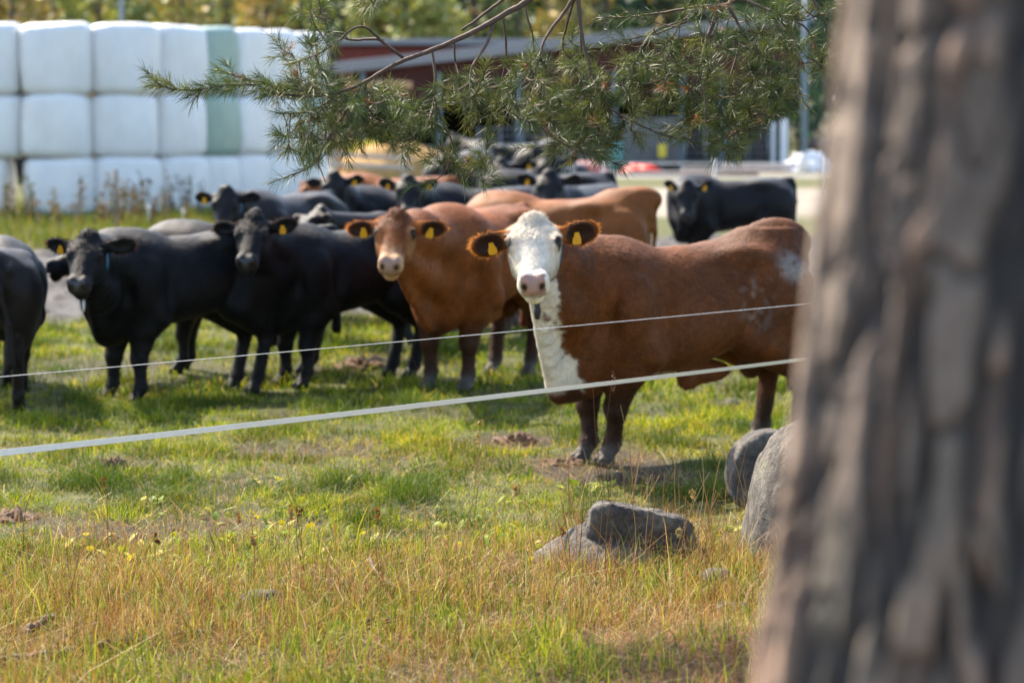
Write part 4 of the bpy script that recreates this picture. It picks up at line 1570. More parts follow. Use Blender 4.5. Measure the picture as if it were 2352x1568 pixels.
def build_yard():
    d = 84.0

    def at(px, dd, z=0.):
        return (bpx(px, dd), dd, z - .05)
    blob('tarp_heap', at(1470, 82), (.72, .5, .36), M['red_tarp'], 'bright red tarpaulin heap in the yard before the concrete panel', 'tarp', 2, .2)
    blob('covered_heap', at(1355, 83), (.65, .5, .42), M['pink_tarp'], 'faded red covered heap left of the bright red tarpaulin', 'heap', 5, .25)
    blob('white_sack', at(1290, 79), (.60, .5, 1.0), M['white_plastic'], 'large white bulk sack behind the topmost cow face', 'sack', 3, .15)
    blob('plastic_heap', at(1862, 84), (.95, .7, .62), M['white_plastic'], 'white plastic sheet heap by the steel pole at right', 'heap', 7, .3)
    blob('sand_heap', at(1905, 92), (1.3, 1.2, 1.1), M['sand'], 'brown sand heap behind the white plastic at right', 'heap', 8, .2)
    blob('straw_heap', at(915, 74), (1.85, 1.3, 1.15), M['straw_pile'], 'golden straw heap left of the big black rump', 'straw heap', 9, .12)
    blob('earth_heap', (bpx(455, 39.5), 39.5, -.1), (.75, .7, .38), M['earth'], 'low brown earth heap before the bales at left', 'heap', 11, .3)
    for k, (px, py, rx, rz, seed, lab) in enumerate(((842, 838, .26, .09, 21, 'dark dung pile behind the legs of the black cow with peaked poll'), (1188, 1012, .14, .05, 22, 'dark dung clod left of the white faced bull'),
                                                     (258, 1085, .085, .07, 23, 'small brown dung lump on the grass below the fence tape'), (1290, 1056, .15, .035, 24, 'flat dung pat at the front hooves of the white faced bull'),
                                                     (40, 1195, .14, .05, 25, 'dark dung clod at the left picture edge'), (1150, 905, .3, .03, 26, 'flat reddish dung pat above the fence tape'))):
        o = blob('dung', on(px, py), (rx, rx * .8, rz + .03), M['earth'], lab, 'dung', seed, .5)
    # tan timber frame and pallets by the red barn
    root = thing('timber_frame', 'tan timber post frame at the left corner of the open barn', 'frame', (bpx(785, 80), 80, 0))
    mb = MB()
    mb.box((0, 0, zpx(200, 80) / 2), (.34, .3, zpx(200, 80)), 0, .02)
    mb.build('post', M['tan_wood'], root)
    mb = MB()
    mb.box((1.05, 0, zpx(196, 80)), (2.6, .22, .24), 0, .02)
    mb.build('beam', M['tan_wood'], root)
    mb = MB()
    mb.box((.75, .1, 1.3), (1.0, .5, 1.2), 0, .06)
    o = mb.build('fodder_box', M['yellow'])
    o.location = (bpx(785, 80), 79.2, -.72)
    tag(o, 'yellow fodder box low beside the tan timber post', 'box')
    root = thing('rail_fence', 'pale board rails before the straw heap', 'fence', (bpx(830, 70), 70, 0))
    for k in range(2):
        mb = MB()
        mb.box((.2, 0, .55 + .28 * k), (2.6, .05, .13), 0, .01, Matrix.Rotation(.05, 3, 'Y'))
        mb.build('rail', M['plank'], root)
    for k in (-1, 1):
        mb = MB()
        mb.box((.2 + k * 1.0, .06, .5), (.10, .07, 1.0), 0, .01)
        mb.build('post', M['plank'], root)
    # boards on the ground
    for k, (px, dd, L, z, rz) in enumerate(((1560, 80, 5.2, .0, .02), (1690, 79.4, 3.6, .14, -.03), (1745, 79.8, 2.4, .28, .05))):
        mb = MB()
        mb.box((0, 0, .07), (L, .28, .12), rz, .01)
        o = mb.build('board', M['plank'])
        o.location = (bpx(px, dd), dd, z + .0)
        tag(o, ['longest pale board lying before the barn gate', 'pale board stacked on the longest board before the gate', 'short pale board on top of the stacked boards'][k], 'board', 'boards before the barn')
    # barrel, yellow sign
    mb = MB()
    mb.tube([(0, 0, 0), (0, 0, .03), (0, 0, .35), (0, 0, .38), (0, 0, .7), (0, 0, .73), (0, 0, 1.0), (0, 0, 1.03)], [.26, .28, .29, .305, .305, .29, .28, .25], 20)
    o = mb.build('barrel', M['teal'], None, True)
    o.location = (bpx(1411, 86), 86, 0)
    tag(o, 'teal plastic barrel left of the grey concrete panel', 'barrel')
    root = thing('sign', 'small yellow sign on the concrete panel of the barn', 'sign', (bpx(1520, 87.6), 87.6, 0))
    mb = MB()
    mb.box((0, 0, zpx(346, 87.6)), (.30, .05, .48), 0, .01)
    mb.build('plate', M['yellow'], root)
    mb = MB()
    mb.tube([(0, .06, 0), (0, .06, zpx(340, 87.6))], .03, 6)
    mb.build('stake', M['steel'], root)
    # steel pole on a concrete foot
    root = thing('lamp_pole', 'blue grey steel pole on a white concrete foot right of the barn', 'pole', (bpx(1845, 83), 83, 0))
    mb = MB()
    mb.tube([(0, 0, .3), (0, 0, 3.0), (0, 0, 6.6)], [.11, .10, .07], 12)
    mb.build('pole', M['steel_blue'], root, True)
    mb = MB()
    mb.tube([(0, 0, -.05), (0, 0, .6), (0, 0, .66)], [.24, .19, .16], 12)
    mb.build('foot', M['white_paint'], root, True)
    mb = MB()
    mb.tube([(0, 0, 6.5), (0, -.4, 6.75), (0, -1.0, 6.8)], .05, 8)
    mb.box((0, -1.1, 6.78), (.25, .6, .1), 0, .02)
    mb.build('lamp_head', M['steel'], root)
    root = thing('mast', 'thin grey mast above the bale stack', 'mast', (bpx(287, 95), 95, 0))
    mb = MB()
    mb.tube([(0, 0, 0), (0, 0, 5), (0, 0, 10)], [.10, .085, .07], 10)
    mb.build('pole', M['steel'], root, True)
    # shed roof at far left
    root = thing('shed', 'dark shed roof slope above the bales at the left picture edge', 'shed', (bpx(-60, 72), 74, 0))
    zt = zpx(56, 70)
    mb = MB()
    mb.box((0, 2, zt / 2 - .15), (2.6, 3.6, zt - .5))
    mb.build('wall', M['dark_wood'], root)
    mb = MB()
    mb.box((.3, 2, zt + .05), (4.4, 4.6, .14), 0, .02, Matrix.Rotation(.28, 3, 'Y'))
    mb.build('roof', M['sheet_roof'], root)
    # pasture fence in front of the bales
    root = thing('bale_fence', 'thin wire fence with slender posts before the bale wall', 'fence', (0, 0, 0))
    posts = [(266, 42.5, 390, 'dark'), (342, 45.5, 470, 'pale'), (421, 46.5, 478, 'pale'), (-60, 42.5, 430, 'pale')]
    tops = []
    for (px, dd, yt, kk) in posts:
        mb = MB()
        x = bpx(px, dd)
        zt = zpx(yt, dd)
        mb.tube([(x, dd, -.05), (x + .01, dd, zt * .6), (x + .015, dd, zt)], .035 if kk == 'dark' else .025, 8)
        mb.build('post', M['post_wood'] if kk == 'dark' else M['white_paint'], root, True)
        tops.append((px, x, dd, zt))
    tops.sort()
    mb = MB()
    for z in (.55, .85):
        for (a, b) in zip(tops[:-1], tops[1:]):
            mb.tube([(a[1], a[2], min(z, a[3] - .02)), (b[1], b[2], min(z, b[3] - .02))], .004, 5, cap=False)
    mb.build('wire', M['plank'], root)
    # yard fence: white tapes across the pale ground behind the far cow
    root = thing('yard_fence', 'low white tape fence crossing the pale yard before the barn', 'fence', (0, 0, 0))
    for z in (.45, .8):
        mb = MB()
        mb.box((bpx(1640, 62), 62, z), (bpx(2150, 62) - bpx(1130, 62), .012, .028), 0)
        mb.build('tape', M['tape'], root)
    for px in (1130, 1385, 1640, 1895, 2150):
        mb = MB()
        mb.tube([(bpx(px, 62), 62.03, -.05), (bpx(px, 62), 62.03, .95)], .025, 8)
        mb.build('post', M['white_paint'], root, True)


build_yard()


def build_weeds():
    """dead dock stalks in front of the bales"""
    mb = MB()
    for i in range(70):
        px = rng.choice([rng.uniform(-30, 130), rng.uniform(120, 330), rng.uniform(270, 470)])
        d = rng.uniform(43, 47.5) + max(0, px - 330) * .02
        x = bpx(px, d)
        h = rng.uniform(.35, 1.0)
        col = np.array([[.13, .085, .05], [.09, .10, .04], [.17, .12, .06]][rng.integers(0, 3)])
        tx, ty = rng.uniform(-.12, .12, 2)
        mb.tube([(x, d, 0), (x + tx * .4, d + ty * .4, h * .5), (x + tx, d + ty, h)], [.008, .007, .004], 4, col=col, cap=False)
        n = 34
        f = rng.uniform(.25, 1, n)
        p = np.stack([x + tx * f, d + ty * f, h * f], 1) + rng.normal(0, .035, (n, 3))
        v, q, c = quads_at(p, .035, np.tile(col, (n, 1)) * rng.uniform(.7, 1.3, (n, 1)))
        mb.add(v, q=q, col=c)
    o = mb.build('weeds', M['straw'])
    tag(o, 'tall brown seeding weeds standing before the bale wall', 'weeds', kind='stuff')


build_weeds()


# ------------------------------------------------------------------ near electric fence
def build_fence():
    root = thing('electric_fence', 'electric fence of a white tape and a thin cord crossing before the cattle', 'fence', (0, 0, 0))
    A = np.array([-2.16, 10.2])
    B = np.array([1.74, 13.89])
    dv = B - A
    Z = A - dv * .82
    C = B + dv * .95
    path = [(Z, .76, 1.08), (A + dv * .0, .750, 1.068), (B, .748, 1.068), (C, .75, 1.07)]
    for k, (p, z0, z1) in enumerate(path):
        if k == 1:
            continue
        mb = MB()
        q = p + np.array([.02, .035])
        mb.box((q[0], q[1], .60), (.024, .024, 1.20), .4, .005)
        po = mb.build('post', M['plank'], root)
        for z in (z0, z1):
            mb = MB()
            mb.tube([(q[0] - .03, q[1] - .035, z), (q[0], q[1] - .015, z)], .014, 8)
            mb.build('insulator', M['strap'], po, True)
    tape, wire = MB(), MB()
    n = 120
    tt = np.linspace(-.82, 1.95, n)
    vs = []
    cs = []
    for t in tt:
        p = A + dv * t
        span = (t + .82) / 1.82 if t < 1 else (t - 1) / .95
        sag = .022 * (1 - (2 * span - 1) ** 2)
        tw = .35 * math.sin(t * 2.3) + max(0, t - .55) * .9
        z = .757 - sag
        hh = .0135
        dx = math.sin(tw) * hh
        nrm = np.array([dv[1], -dv[0]]) / np.linalg.norm(dv)
        for sgn in (-1, 1):
            vs.append((p[0] + nrm[0] * dx * sgn, p[1] + nrm[1] * dx * sgn, z + math.cos(tw) * hh * sgn))
    vs = np.array(vs)
    off = np.array([dv[1], -dv[0]]) / np.linalg.norm(dv) * .0012
    back = vs.copy()
    back[:, :2] -= off
    q = []
    m = len(vs)
    for i in range(n - 1):
        a, b, c, d = 2 * i, 2 * i + 1, 2 * i + 3, 2 * i + 2
        q += [(a, d, c, b), (a + m, b + m, c + m, d + m), (a, a + m, d + m, d), (b, c, c + m, b + m)]
    tape.add(np.concatenate([vs, back]), q=q)
    tape.build('tape', M['tape'], root)
    pts = []
    for t in tt:
        p = A + dv * t
        span = (t + .82) / 1.82 if t < 1 else (t - 1) / .95
        pts.append((p[0], p[1], 1.075 - .016 * (1 - (2 * span - 1) ** 2)))
    wire.tube(pts, .0019, 6)
    wire.build('cord', M['wire'], root, True)


build_fence()


# ------------------------------------------------------------------ rocks
def rock_mat():
    m, t, b = new_mat('granite')
    n1 = noise_tex(t, 5, 6, .65)
    n2 = noise_tex(t, 38, 5, .75)
    n3 = noise_tex(t, 2.2, 3)
    c = ramp(t, n1, [(.3, (.045, .039, .034)), (.5, (.10, .088, .076)), (.7, (.19, .17, .148))])
    sp = ramp(t, n2, [(.35, (.45, .43, .42)), (.6, (1.1, 1.08, 1.05))])
    c = mix(t, 1.0, c, sp, 'MULTIPLY')
    lich = ramp(t, n3, [(.52, (0, 0, 0)), (.62, (1, 1, 1))])
    c = mix(t, lich, c, mix(t, .45, c, (.22, .21, .13)))
    t.links.new(c, b.inputs['Base Color'])
    b.inputs['Roughness'].default_value = .9
    bump(t, b, mix(t, .5, n1, n2), .9, .03)
    return m


M['rock'] = rock_mat()


def rock_mesh(planes, res, round_, amp, seed, M3=None):
    """rounded convex rock from (normal, distance) planes, radial, with rough surface"""
    n = res
    th = np.linspace(0, 2 * math.pi, n, endpoint=False)
    ph = np.linspace(.02, math.pi - .02, n // 2)
    P_, T_ = np.meshgrid(ph, th, indexing='ij')
    d = np.stack([np.sin(P_) * np.cos(T_), np.sin(P_) * np.sin(T_), np.cos(P_)], -1).reshape(-1, 3)
    r = np.zeros(len(d))
    k = round_
    for (nr, ds) in planes:
        nr = unit(nr)
        r += np.maximum(d @ nr, 0) ** k / ds ** k
    r = r ** (-1 / k)
    p = d * r[:, None]
    for i in range(len(p)):
        v = Vector(p[i])
        a = mnoise.fractal(v * 4 + Vector((seed * 3.7, 0, 0)), 1, 2, 4) * .6 + mnoise.fractal(v * 17 + Vector((0, seed, 0)), 1, 2, 3) * .25
        p[i] *= 1 + amp * a
    m = n // 2
    q = [(i * n + j, (i + 1) * n + j, (i + 1) * n + (j + 1) % n, i * n + (j + 1) % n) for i in range(m - 1) for j in range(n)]
    return p, q


def add_rock(label, parts, loc, group=None):
    mb = MB()
    for (pl, sc, off, rz, res, rd, amp, seed) in parts:
        p, q = rock_mesh(pl, res, rd, amp, seed)
        p = p * np.array(sc)
        c, s = math.cos(rz), math.sin(rz)
        p = p @ np.array([[c, s, 0], [-s, c, 0], [0, 0, 1]]) + np.array(off)
        mb.add(p, q=q)
    o = mb.build('rock', M['rock'], None, True)
    o.location = loc
    return tag(o, label, 'rock')


g = G(1430, 1292)
GEN = [((0, 0, -1), 1), ((1, .2, .2), 1), ((-1, .1, .3), 1), ((.2, 1, .2), 1), ((-.3, -1, .4), 1), ((.1, .1, 1), .9), ((.7, -.7, .3), 1.0), ((-.6, .6, .5), 1), ((-.5, -.4, 1), 1.0)]
# wedge shaped block: high end left, sheer shaded face to the lower right
WEDGE = [((0, 0, -1), 1.0), ((-.95, -.1, .30), .98), ((.02, .5, .75), .62), ((.17, .08, 1), .72), ((.22, -1, -.42), .56), ((1, .0, .15), 1.05), ((0, 1, 0), 1.0)]
BASE = [((0, 0, -1), 1.0), ((-.7, -.2, .75), .72), ((-.2, -.8, .9), .70), ((.25, -.3, 1), .62), ((1, -.2, .3), 1.0), ((0, 1, .1), 1), ((-.2, -1, .1), 1.0)]
add_rock('wedge shaped grey boulder with a dark sheer face, in dry grass at centre right',
         [(WEDGE, (.275, .24, .30), (.05, .14, .03), -.12, 150, 9, .085, 3),
          (BASE, (.29, .22, .20), (-.10, -.02, -.02), .25, 130, 9, .06, 5)], (g.x + .02, g.y + .05, gz1(g.x, g.y)))
g = G(1800, 1292)
TALL = [((0, 0, -1), 1), ((-1, -.1, .18), .62), ((-.55, -.1, .9), .86), ((0, -1, .15), .7), ((.6, -.6, .4), 1), ((1, 0, .2), 1), ((.1, .2, 1), 1), ((0, 1, .2), .8), ((-.6, -.7, .2), .72)]
add_rock('tall rounded grey boulder half hidden by the near pine trunk',
         [(TALL, (.46, .36, .80), (.13, .15, -.04), 0.0, 160, 7, .05, 8)], (g.x, g.y, gz1(g.x, g.y)))
g = G(1735, 1150)
SLAB = [((0, 0, -1), 1), ((-1, 0, .0), .72), ((-.7, 0, .7), .80), ((0, -1, .1), .5), ((0, 1, .1), .5), ((1, 0, .2), 1), ((.1, 0, 1), .92), ((-.7, 0, -.7), .85)]
add_rock('rounded slab of grey rock leaning behind the tall boulder at right',
         [(SLAB, (.28, .24, .27), (.04, .05, .17), .15, 130, 6, .045, 12)], (g.x, g.y, gz1(g.x, g.y)))
g = G(600, 1398)
add_rock('flat pale stone lying in dry grass at lower left', [(GEN, (.10, .07, .055), (0, 0, .015), .2, 80, 7, .06, 14)], (g.x, g.y, gz1(g.x, g.y)))
g = G(1640, 1335)
add_rock('small grey stone between the two boulders', [(GEN, (.085, .07, .045), (0, 0, .015), .5, 80, 7, .06, 16)], (g.x, g.y, gz1(g.x, g.y)))
g = G(1680, 1400)
add_rock('low grey stone in dry grass right of the small stone', [(GEN, (.10, .08, .035), (0, 0, .015), .9, 80, 7, .06, 18)], (g.x, g.y, gz1(g.x, g.y)))
g = G(1690, 935)
add_rock('small pale stone behind the white faced bull', [(GEN, (.06, .05, .03), (0, 0, .02), .9, 60, 7, .06, 19)], (g.x, g.y + .4, gz1(g.x, g.y)))

# fallen sticks
M['stick'] = simple('dead_wood', (.13, .085, .06), .9, .5, 14)


def stick(pxs, rad, label, lift=.03):
    mb = MB()
    pts = []
    for (px, py) in pxs:
        g = G(px, py)
        pts.append((g.x, g.y, gz1(g.x, g.y) + lift))
    pts = np.array(pts)
    # resample
    t = np.linspace(0, len(pts) - 1, 26)
    pp = np.stack([np.interp(t, np.arange(len(pts)), pts[:, k]) for k in range(3)], 1)
    pp += rng.normal(0, rad * .35, pp.shape)
    mb.tube(pp, np.linspace(rad, rad * .55, len(pp)), 8, jitter=.15)
    o = mb.build('stick', M['stick'], None, True)
    tag(o, label, 'stick')


stick([(850, 1315), (868, 1355), (905, 1382), (960, 1398), (1035, 1388)], .007, 'thin curved twig lying in dry grass at centre', .05)
stick([(-20, 1508), (120, 1497), (250, 1480), (380, 1470), (500, 1462)], .022, 'long dead branch lying in the grass at lower left', .02)
stick([(60, 1450), (95, 1425), (130, 1405)], .018, 'short dark stick at the left picture edge', .03)
stick([(840, 1448), (920, 1443), (1010, 1438)], .012, 'short dead stick in the grass below the curved twig', .02)


# broad leaves and tall single stems
def build_herbs():
    vs, qs, cs, n0 = [], [], [], 0
    spots = [(190, 1300, 14), (290, 1285, 14), (370, 1290, 10), (560, 1240, 12), (640, 1215, 10), (1030, 1215, 10), (1180, 1260, 8), (1340, 1110, 10), (850, 1255, 8), (110, 1310, 9), (760, 1260, 7), (700, 1290, 6)]
    for k in range(60):
        spots.append((rng.uniform(0, 1700), rng.uniform(1090, 1330), rng.integers(3, 8)))
    for (px, py, n) in spots:
        g = G(px, py)
        for i in range(n):
            x, y = g.x + rng.normal(0, .07), g.y + rng.normal(0, .10)
            a = rng.uniform(0, 6.283)
            L, W = rng.uniform(.05, .115), rng.uniform(.022, .045)
            el = rng.uniform(.25, 1.1)
            dirv = np.array([math.cos(a) * math.cos(el), math.sin(a) * math.cos(el), math.sin(el)])
            sd = np.array([-math.sin(a), math.cos(a), 0])
            b = np.array([x, y, gz1(x, y) + .01])
            st = np.linspace(0, 1, 6)
            wv = W * np.sin(np.clip(st * 1.1, 0, 1) * math.pi * .92 + .12)
            p = b + dirv * (st * L)[:, None] + np.array([0, 0, -.3]) * (st ** 2 * L)[:, None]
            v = np.empty((12, 3))
            v[0::2] = p - sd * wv[:, None] / 2
            v[1::2] = p + sd * wv[:, None] / 2
            q = [(2 * i_, 2 * i_ + 1, 2 * i_ + 3, 2 * i_ + 2) for i_ in range(5)]
            c = palette(1, [(.24, .28, .03), (.34, .31, .035), (.15, .21, .03), (.42, .34, .05)], (3, 2, 3, 1))
            vs.append(v); qs.append(np.array(q) + n0); cs.append(np.repeat(c, 12, 0)); n0 += 12
    o = mesh_np('herbs', np.concatenate(vs), [np.concatenate(qs)], M['grass'], None, np.concatenate(cs), False)
    tag(o, 'yellow green broad leaved herbs among the grass', 'herbs', kind='stuff')
    # tall dry stems in front of the bull
    mb = MB()
    ends = [((1405, 1180), (1409, 850), 1), ((1400, 1175), (1362, 890), 0), ((1408, 1000), (1365, 905), 0), ((1430, 1190), (1470, 1000), 0), ((1390, 1185), (1340, 1030), 0), ((1445, 1180), (1515, 1090), 0), ((1455, 1170), (1425, 930), 0),
            ((1040, 1340), (1105, 965), 1), ((700, 1330), (655, 1060), 0), ((1480, 1320), (1500, 1080), 0), ((1690, 1200), (1720, 1010), 0), ((1560, 1300), (1600, 1120), 0), ((1700, 1330), (1685, 1140), 0), ((1640, 1290), (1605, 1080), 0)]
    for k in range(60):
        px = rng.uniform(1260, 1720)
        py = rng.uniform(1190, 1360)
        ends.append(((px, py), (px + rng.normal(0, 40), py - rng.uniform(90, 230)), int(rng.uniform() < .15)))
    for k in range(26):
        px = rng.uniform(20, 1250)
        py = rng.uniform(1230, 1420)
        ends.append(((px, py), (px + rng.normal(0, 35), py - rng.uniform(80, 200)), int(rng.uniform() < .3)))
    for (a, b, hd) in ends:
        g = G(*a)
        t = P(b[0], b[1], g.y - rng.uniform(-.1, .15))
        col = palette(1, STRAW, (3, 3, 2, 2, .6))[0]
        s = np.linspace(0, 1, 8)[:, None]
        base = np.array([g.x, g.y, gz1(g.x, g.y)])
        tip = np.array(t)
        pts = base * (1 - s) + tip * s + np.array([rng.normal(0, .02), rng.normal(0, .02), 0]) * np.sin(s * math.pi)
        mb.tube(pts, np.linspace(.0022, .0011, 8), 4, col=col, cap=False)
        if hd:
            n = 16
            f = rng.uniform(.86, 1.02, n)[:, None]
            p = base * (1 - f) + tip * f + rng.normal(0, .006, (n, 3))
            v, q, c = quads_at(p, .012, np.tile(col * .6, (n, 1)))
            mb.add(v, q=q, col=c)
    o = mb.build('dry_stems', M['straw'])
    tag(o, 'tall dry grass stems with seed heads standing around the boulders', 'grass', kind='stuff')
    # pine litter on the mound
    n = 2600
    r = rng.normal(0, .42, (n, 2))
    x, y = MOUND[0] + r[:, 0], MOUND[1] + r[:, 1]
    k = y > 7.5
    x, y = x[k], y[k]
    res = blades(x, y, .03 * rng.lognormal(0, .4, len(x)), np.full(len(x), .0026), palette(len(x), [(.26, .12, .05), (.18, .08, .035), (.35, .20, .09)], (2, 2, 1)), 2.6, .2)
    o = mesh_np('needle_litter', res[0], [res[1], res[2]], M['straw'], None, res[3], False)
    tag(o, 'rust brown fallen pine needles covering the mound at the near trunk', 'litter', kind='stuff')


build_herbs()


# ------------------------------------------------------------------ pine trees
def bark_mat():
    m, t, b = new_mat('pine_bark')
    at = N(t, 'ShaderNodeAttribute', attribute_name='Col')
    n1 = noise_tex(t, 22, 6, .7)
    v1 = ramp(t, n1, [(.3, (.62, .6, .6)), (.7, (1.25, 1.2, 1.15))])
    t.links.new(mix(t, 1.0, at.outputs['Color'], v1, 'MULTIPLY'), b.inputs['Base Color'])
    b.inputs['Roughness'].default_value = .9
    bump(t, b, n1, .6, .01)
    return m


M['bark'] = bark_mat()
M['twig'] = simple('pine_twig', (.11, .065, .042), .8, .4, 30)


def voronoi(u, v, seed):
    """F1 distance, F2-F1 and cell id of jittered cells"""
    iu, iv = np.floor(u), np.floor(v)
    f1 = np.full(u.shape, 9.)
    f2 = np.full(u.shape, 9.)
    cid = np.zeros(u.shape)
    for a in (-1, 0, 1):
        for b in (-1, 0, 1):
            cu, cv = iu + a, iv + b
            pu = cu + .15 + .7 * hash2(cu, cv, seed)
            pv = cv + .15 + .7 * hash2(cu, cv, seed + 1)
            d = np.sqrt((u - pu) ** 2 + (v - pv) ** 2)
            n = d < f1
            f2 = np.where(n, f1, np.minimum(f2, d))
            cid = np.where(n, hash2(cu, cv, seed + 2), cid)
            f1 = np.where(n, d, f1)
    return f1, f2 - f1, cid


def bark_trunk(name, base, top, r0, r1, H0, H1, nth, nz, parent, amp=.016, cell=(.045, .15)):
    th = np.linspace(0, 2 * math.pi, nth, endpoint=False)
    zz = np.linspace(H0, H1, nz)
    T, Z = np.meshgrid(th, zz)
    f = (Z - H0) / (H1 - H0)
    rad = r0 + (r1 - r0) * f + .10 * r0 * np.exp(-np.maximum(Z, 0) / .25)
    ncell = max(6, round(2 * math.pi * r0 / cell[0]))
    u = T / (2 * math.pi) * ncell
    v = Z / cell[1]
    wu = (fbm(u, v, 1.6, 5) - .5) * 2.6
    wv = (fbm(u + 40, v, 1.6, 9) - .5) * 1.3
    # wrap the seam on the far side
    f1, e, cid = voronoi(u + wu + v * .28, v + wv, 3)
    fine = fbm(u * 3, v * 3, .7, 12)
    e2_ = np.abs(fbm(u * .95 + .30 * v + 7 + wu * .25, v * .62, 1.0, 61, 3) - .5) * 2
    brk = np.abs(fbm(u * .9 + 3, v * 1.6, 1.0, 67, 2) - .5) * 2
    plate = sstep(.05, .27, e2_) * (.35 + .65 * sstep(.02, .16, brk))
    hgt = amp * (plate * (.6 + .5 * cid) + .35 * (fine - .5))
    R_ = rad + hgt - amp * .6
    cx = base[0] + (top[0] - base[0]) * f
    cy = base[1] + (top[1] - base[1]) * f
    vv = np.stack([cx + np.cos(T) * R_, cy + np.sin(T) * R_, Z], -1).reshape(-1, 3)
    fur = np.array([.036, .032, .028])
    pl = np.array([.215, .165, .125])
    red = np.array([.34, .20, .125])
    gr = np.array([.15, .16, .115])
    c = pl * (.65 + .6 * cid[..., None])
    k = sstep(.66, .85, cid)[..., None] * .45
    c = c * (1 - k) + red * k
    k2 = (sstep(.5, .7, fbm(u, v, 3, 33)) * .35)[..., None]
    c = c * (1 - k2) + gr * k2
    c = fur * (1 - plate[..., None]) + c * plate[..., None]
    i = (np.arange(nz - 1)[:, None] * nth + np.arange(nth)[None])
    j = (np.arange(nz - 1)[:, None] * nth + (np.arange(nth)[None] + 1) % nth)
    q = np.stack([i, j, j + nth, i + nth], -1).reshape(-1, 4)
    return mesh_np(name, vv, [q], M['bark'], parent, c.reshape(-1, 3), True)


class Skeleton:
    def __init__(self):
        self.p, self.par, self.limbs = [], [], []

    def limb(self, pts, r0, r1, attach=None, wob=.012):
        pts = np.array(pts, float)
        L = np.concatenate([[0], np.cumsum(np.linalg.norm(np.diff(pts, axis=0), axis=1))])
        n = max(4, int(L[-1] / .025))
        t = np.linspace(0, L[-1], n)
        pp = np.stack([np.interp(t, L, pts[:, k]) for k in range(3)], 1)
        # round the corners
        ker = np.ones(5) / 5
        sm = np.stack([np.convolve(np.pad(pp[:, k], 2, 'edge'), ker, 'valid') for k in range(3)], 1)
        sm[0], sm[-1] = pp[0], pp[-1]
        a = np.cumsum(rng.normal(0, 1, (n, 3)), 0)
        a -= np.linspace(0, 1, n)[:, None] * a[-1]
        sm += a * wob * .12
        self.limbs.append((sm, np.linspace(r0, r1, n)))
        self.p.extend(sm)
        return sm


def needles_for(shoots, per=64, ln=.074, wd=.0021):
    """two-sided slim needle blades round every shoot; shoots: list of (a, b)"""
    A = np.repeat(np.array([s[0] for s in shoots]), per, 0)
    B = np.repeat(np.array([s[1] for s in shoots]), per, 0)
    n = len(A)
    f = rng.uniform(.0, 1.0, n) ** .8
    ax = B - A
    L = np.linalg.norm(ax, axis=1)[:, None]
    ax = ax / (L + 1e-9)
    rd = rng.normal(0, 1, (n, 3))
    rd -= ax * (rd * ax).sum(1)[:, None]
    rd /= np.linalg.norm(rd, axis=1)[:, None]
    sp = np.radians(rng.uniform(25, 72, n) * (1.15 - .55 * f))[:, None]
    d = ax * np.cos(sp) + rd * np.sin(sp)
    d[:, 2] -= .06
    root = A + (B - A) * f[:, None]
    ll = (ln * rng.uniform(.65, 1.2, n))[:, None]
    side = np.cross(d, rng.normal(0, 1, (n, 3)))
    side /= np.linalg.norm(side, axis=1)[:, None]
    w_ = wd * rng.uniform(.8, 1.3, n)[:, None]
    mid = root + d * ll * .5 + ax * .002
    tip = root + d * ll + np.array([0, 0, -.004])
    v = np.stack([root - side * w_ * .4, root + side * w_ * .4, mid + side * w_ * .5, mid - side * w_ * .5, tip], 1)
    i = np.arange(n)[:, None] * 5
    return v.reshape(-1, 3), i + np.array([[0, 1, 2, 3]]), i + np.array([[3, 2, 4]])


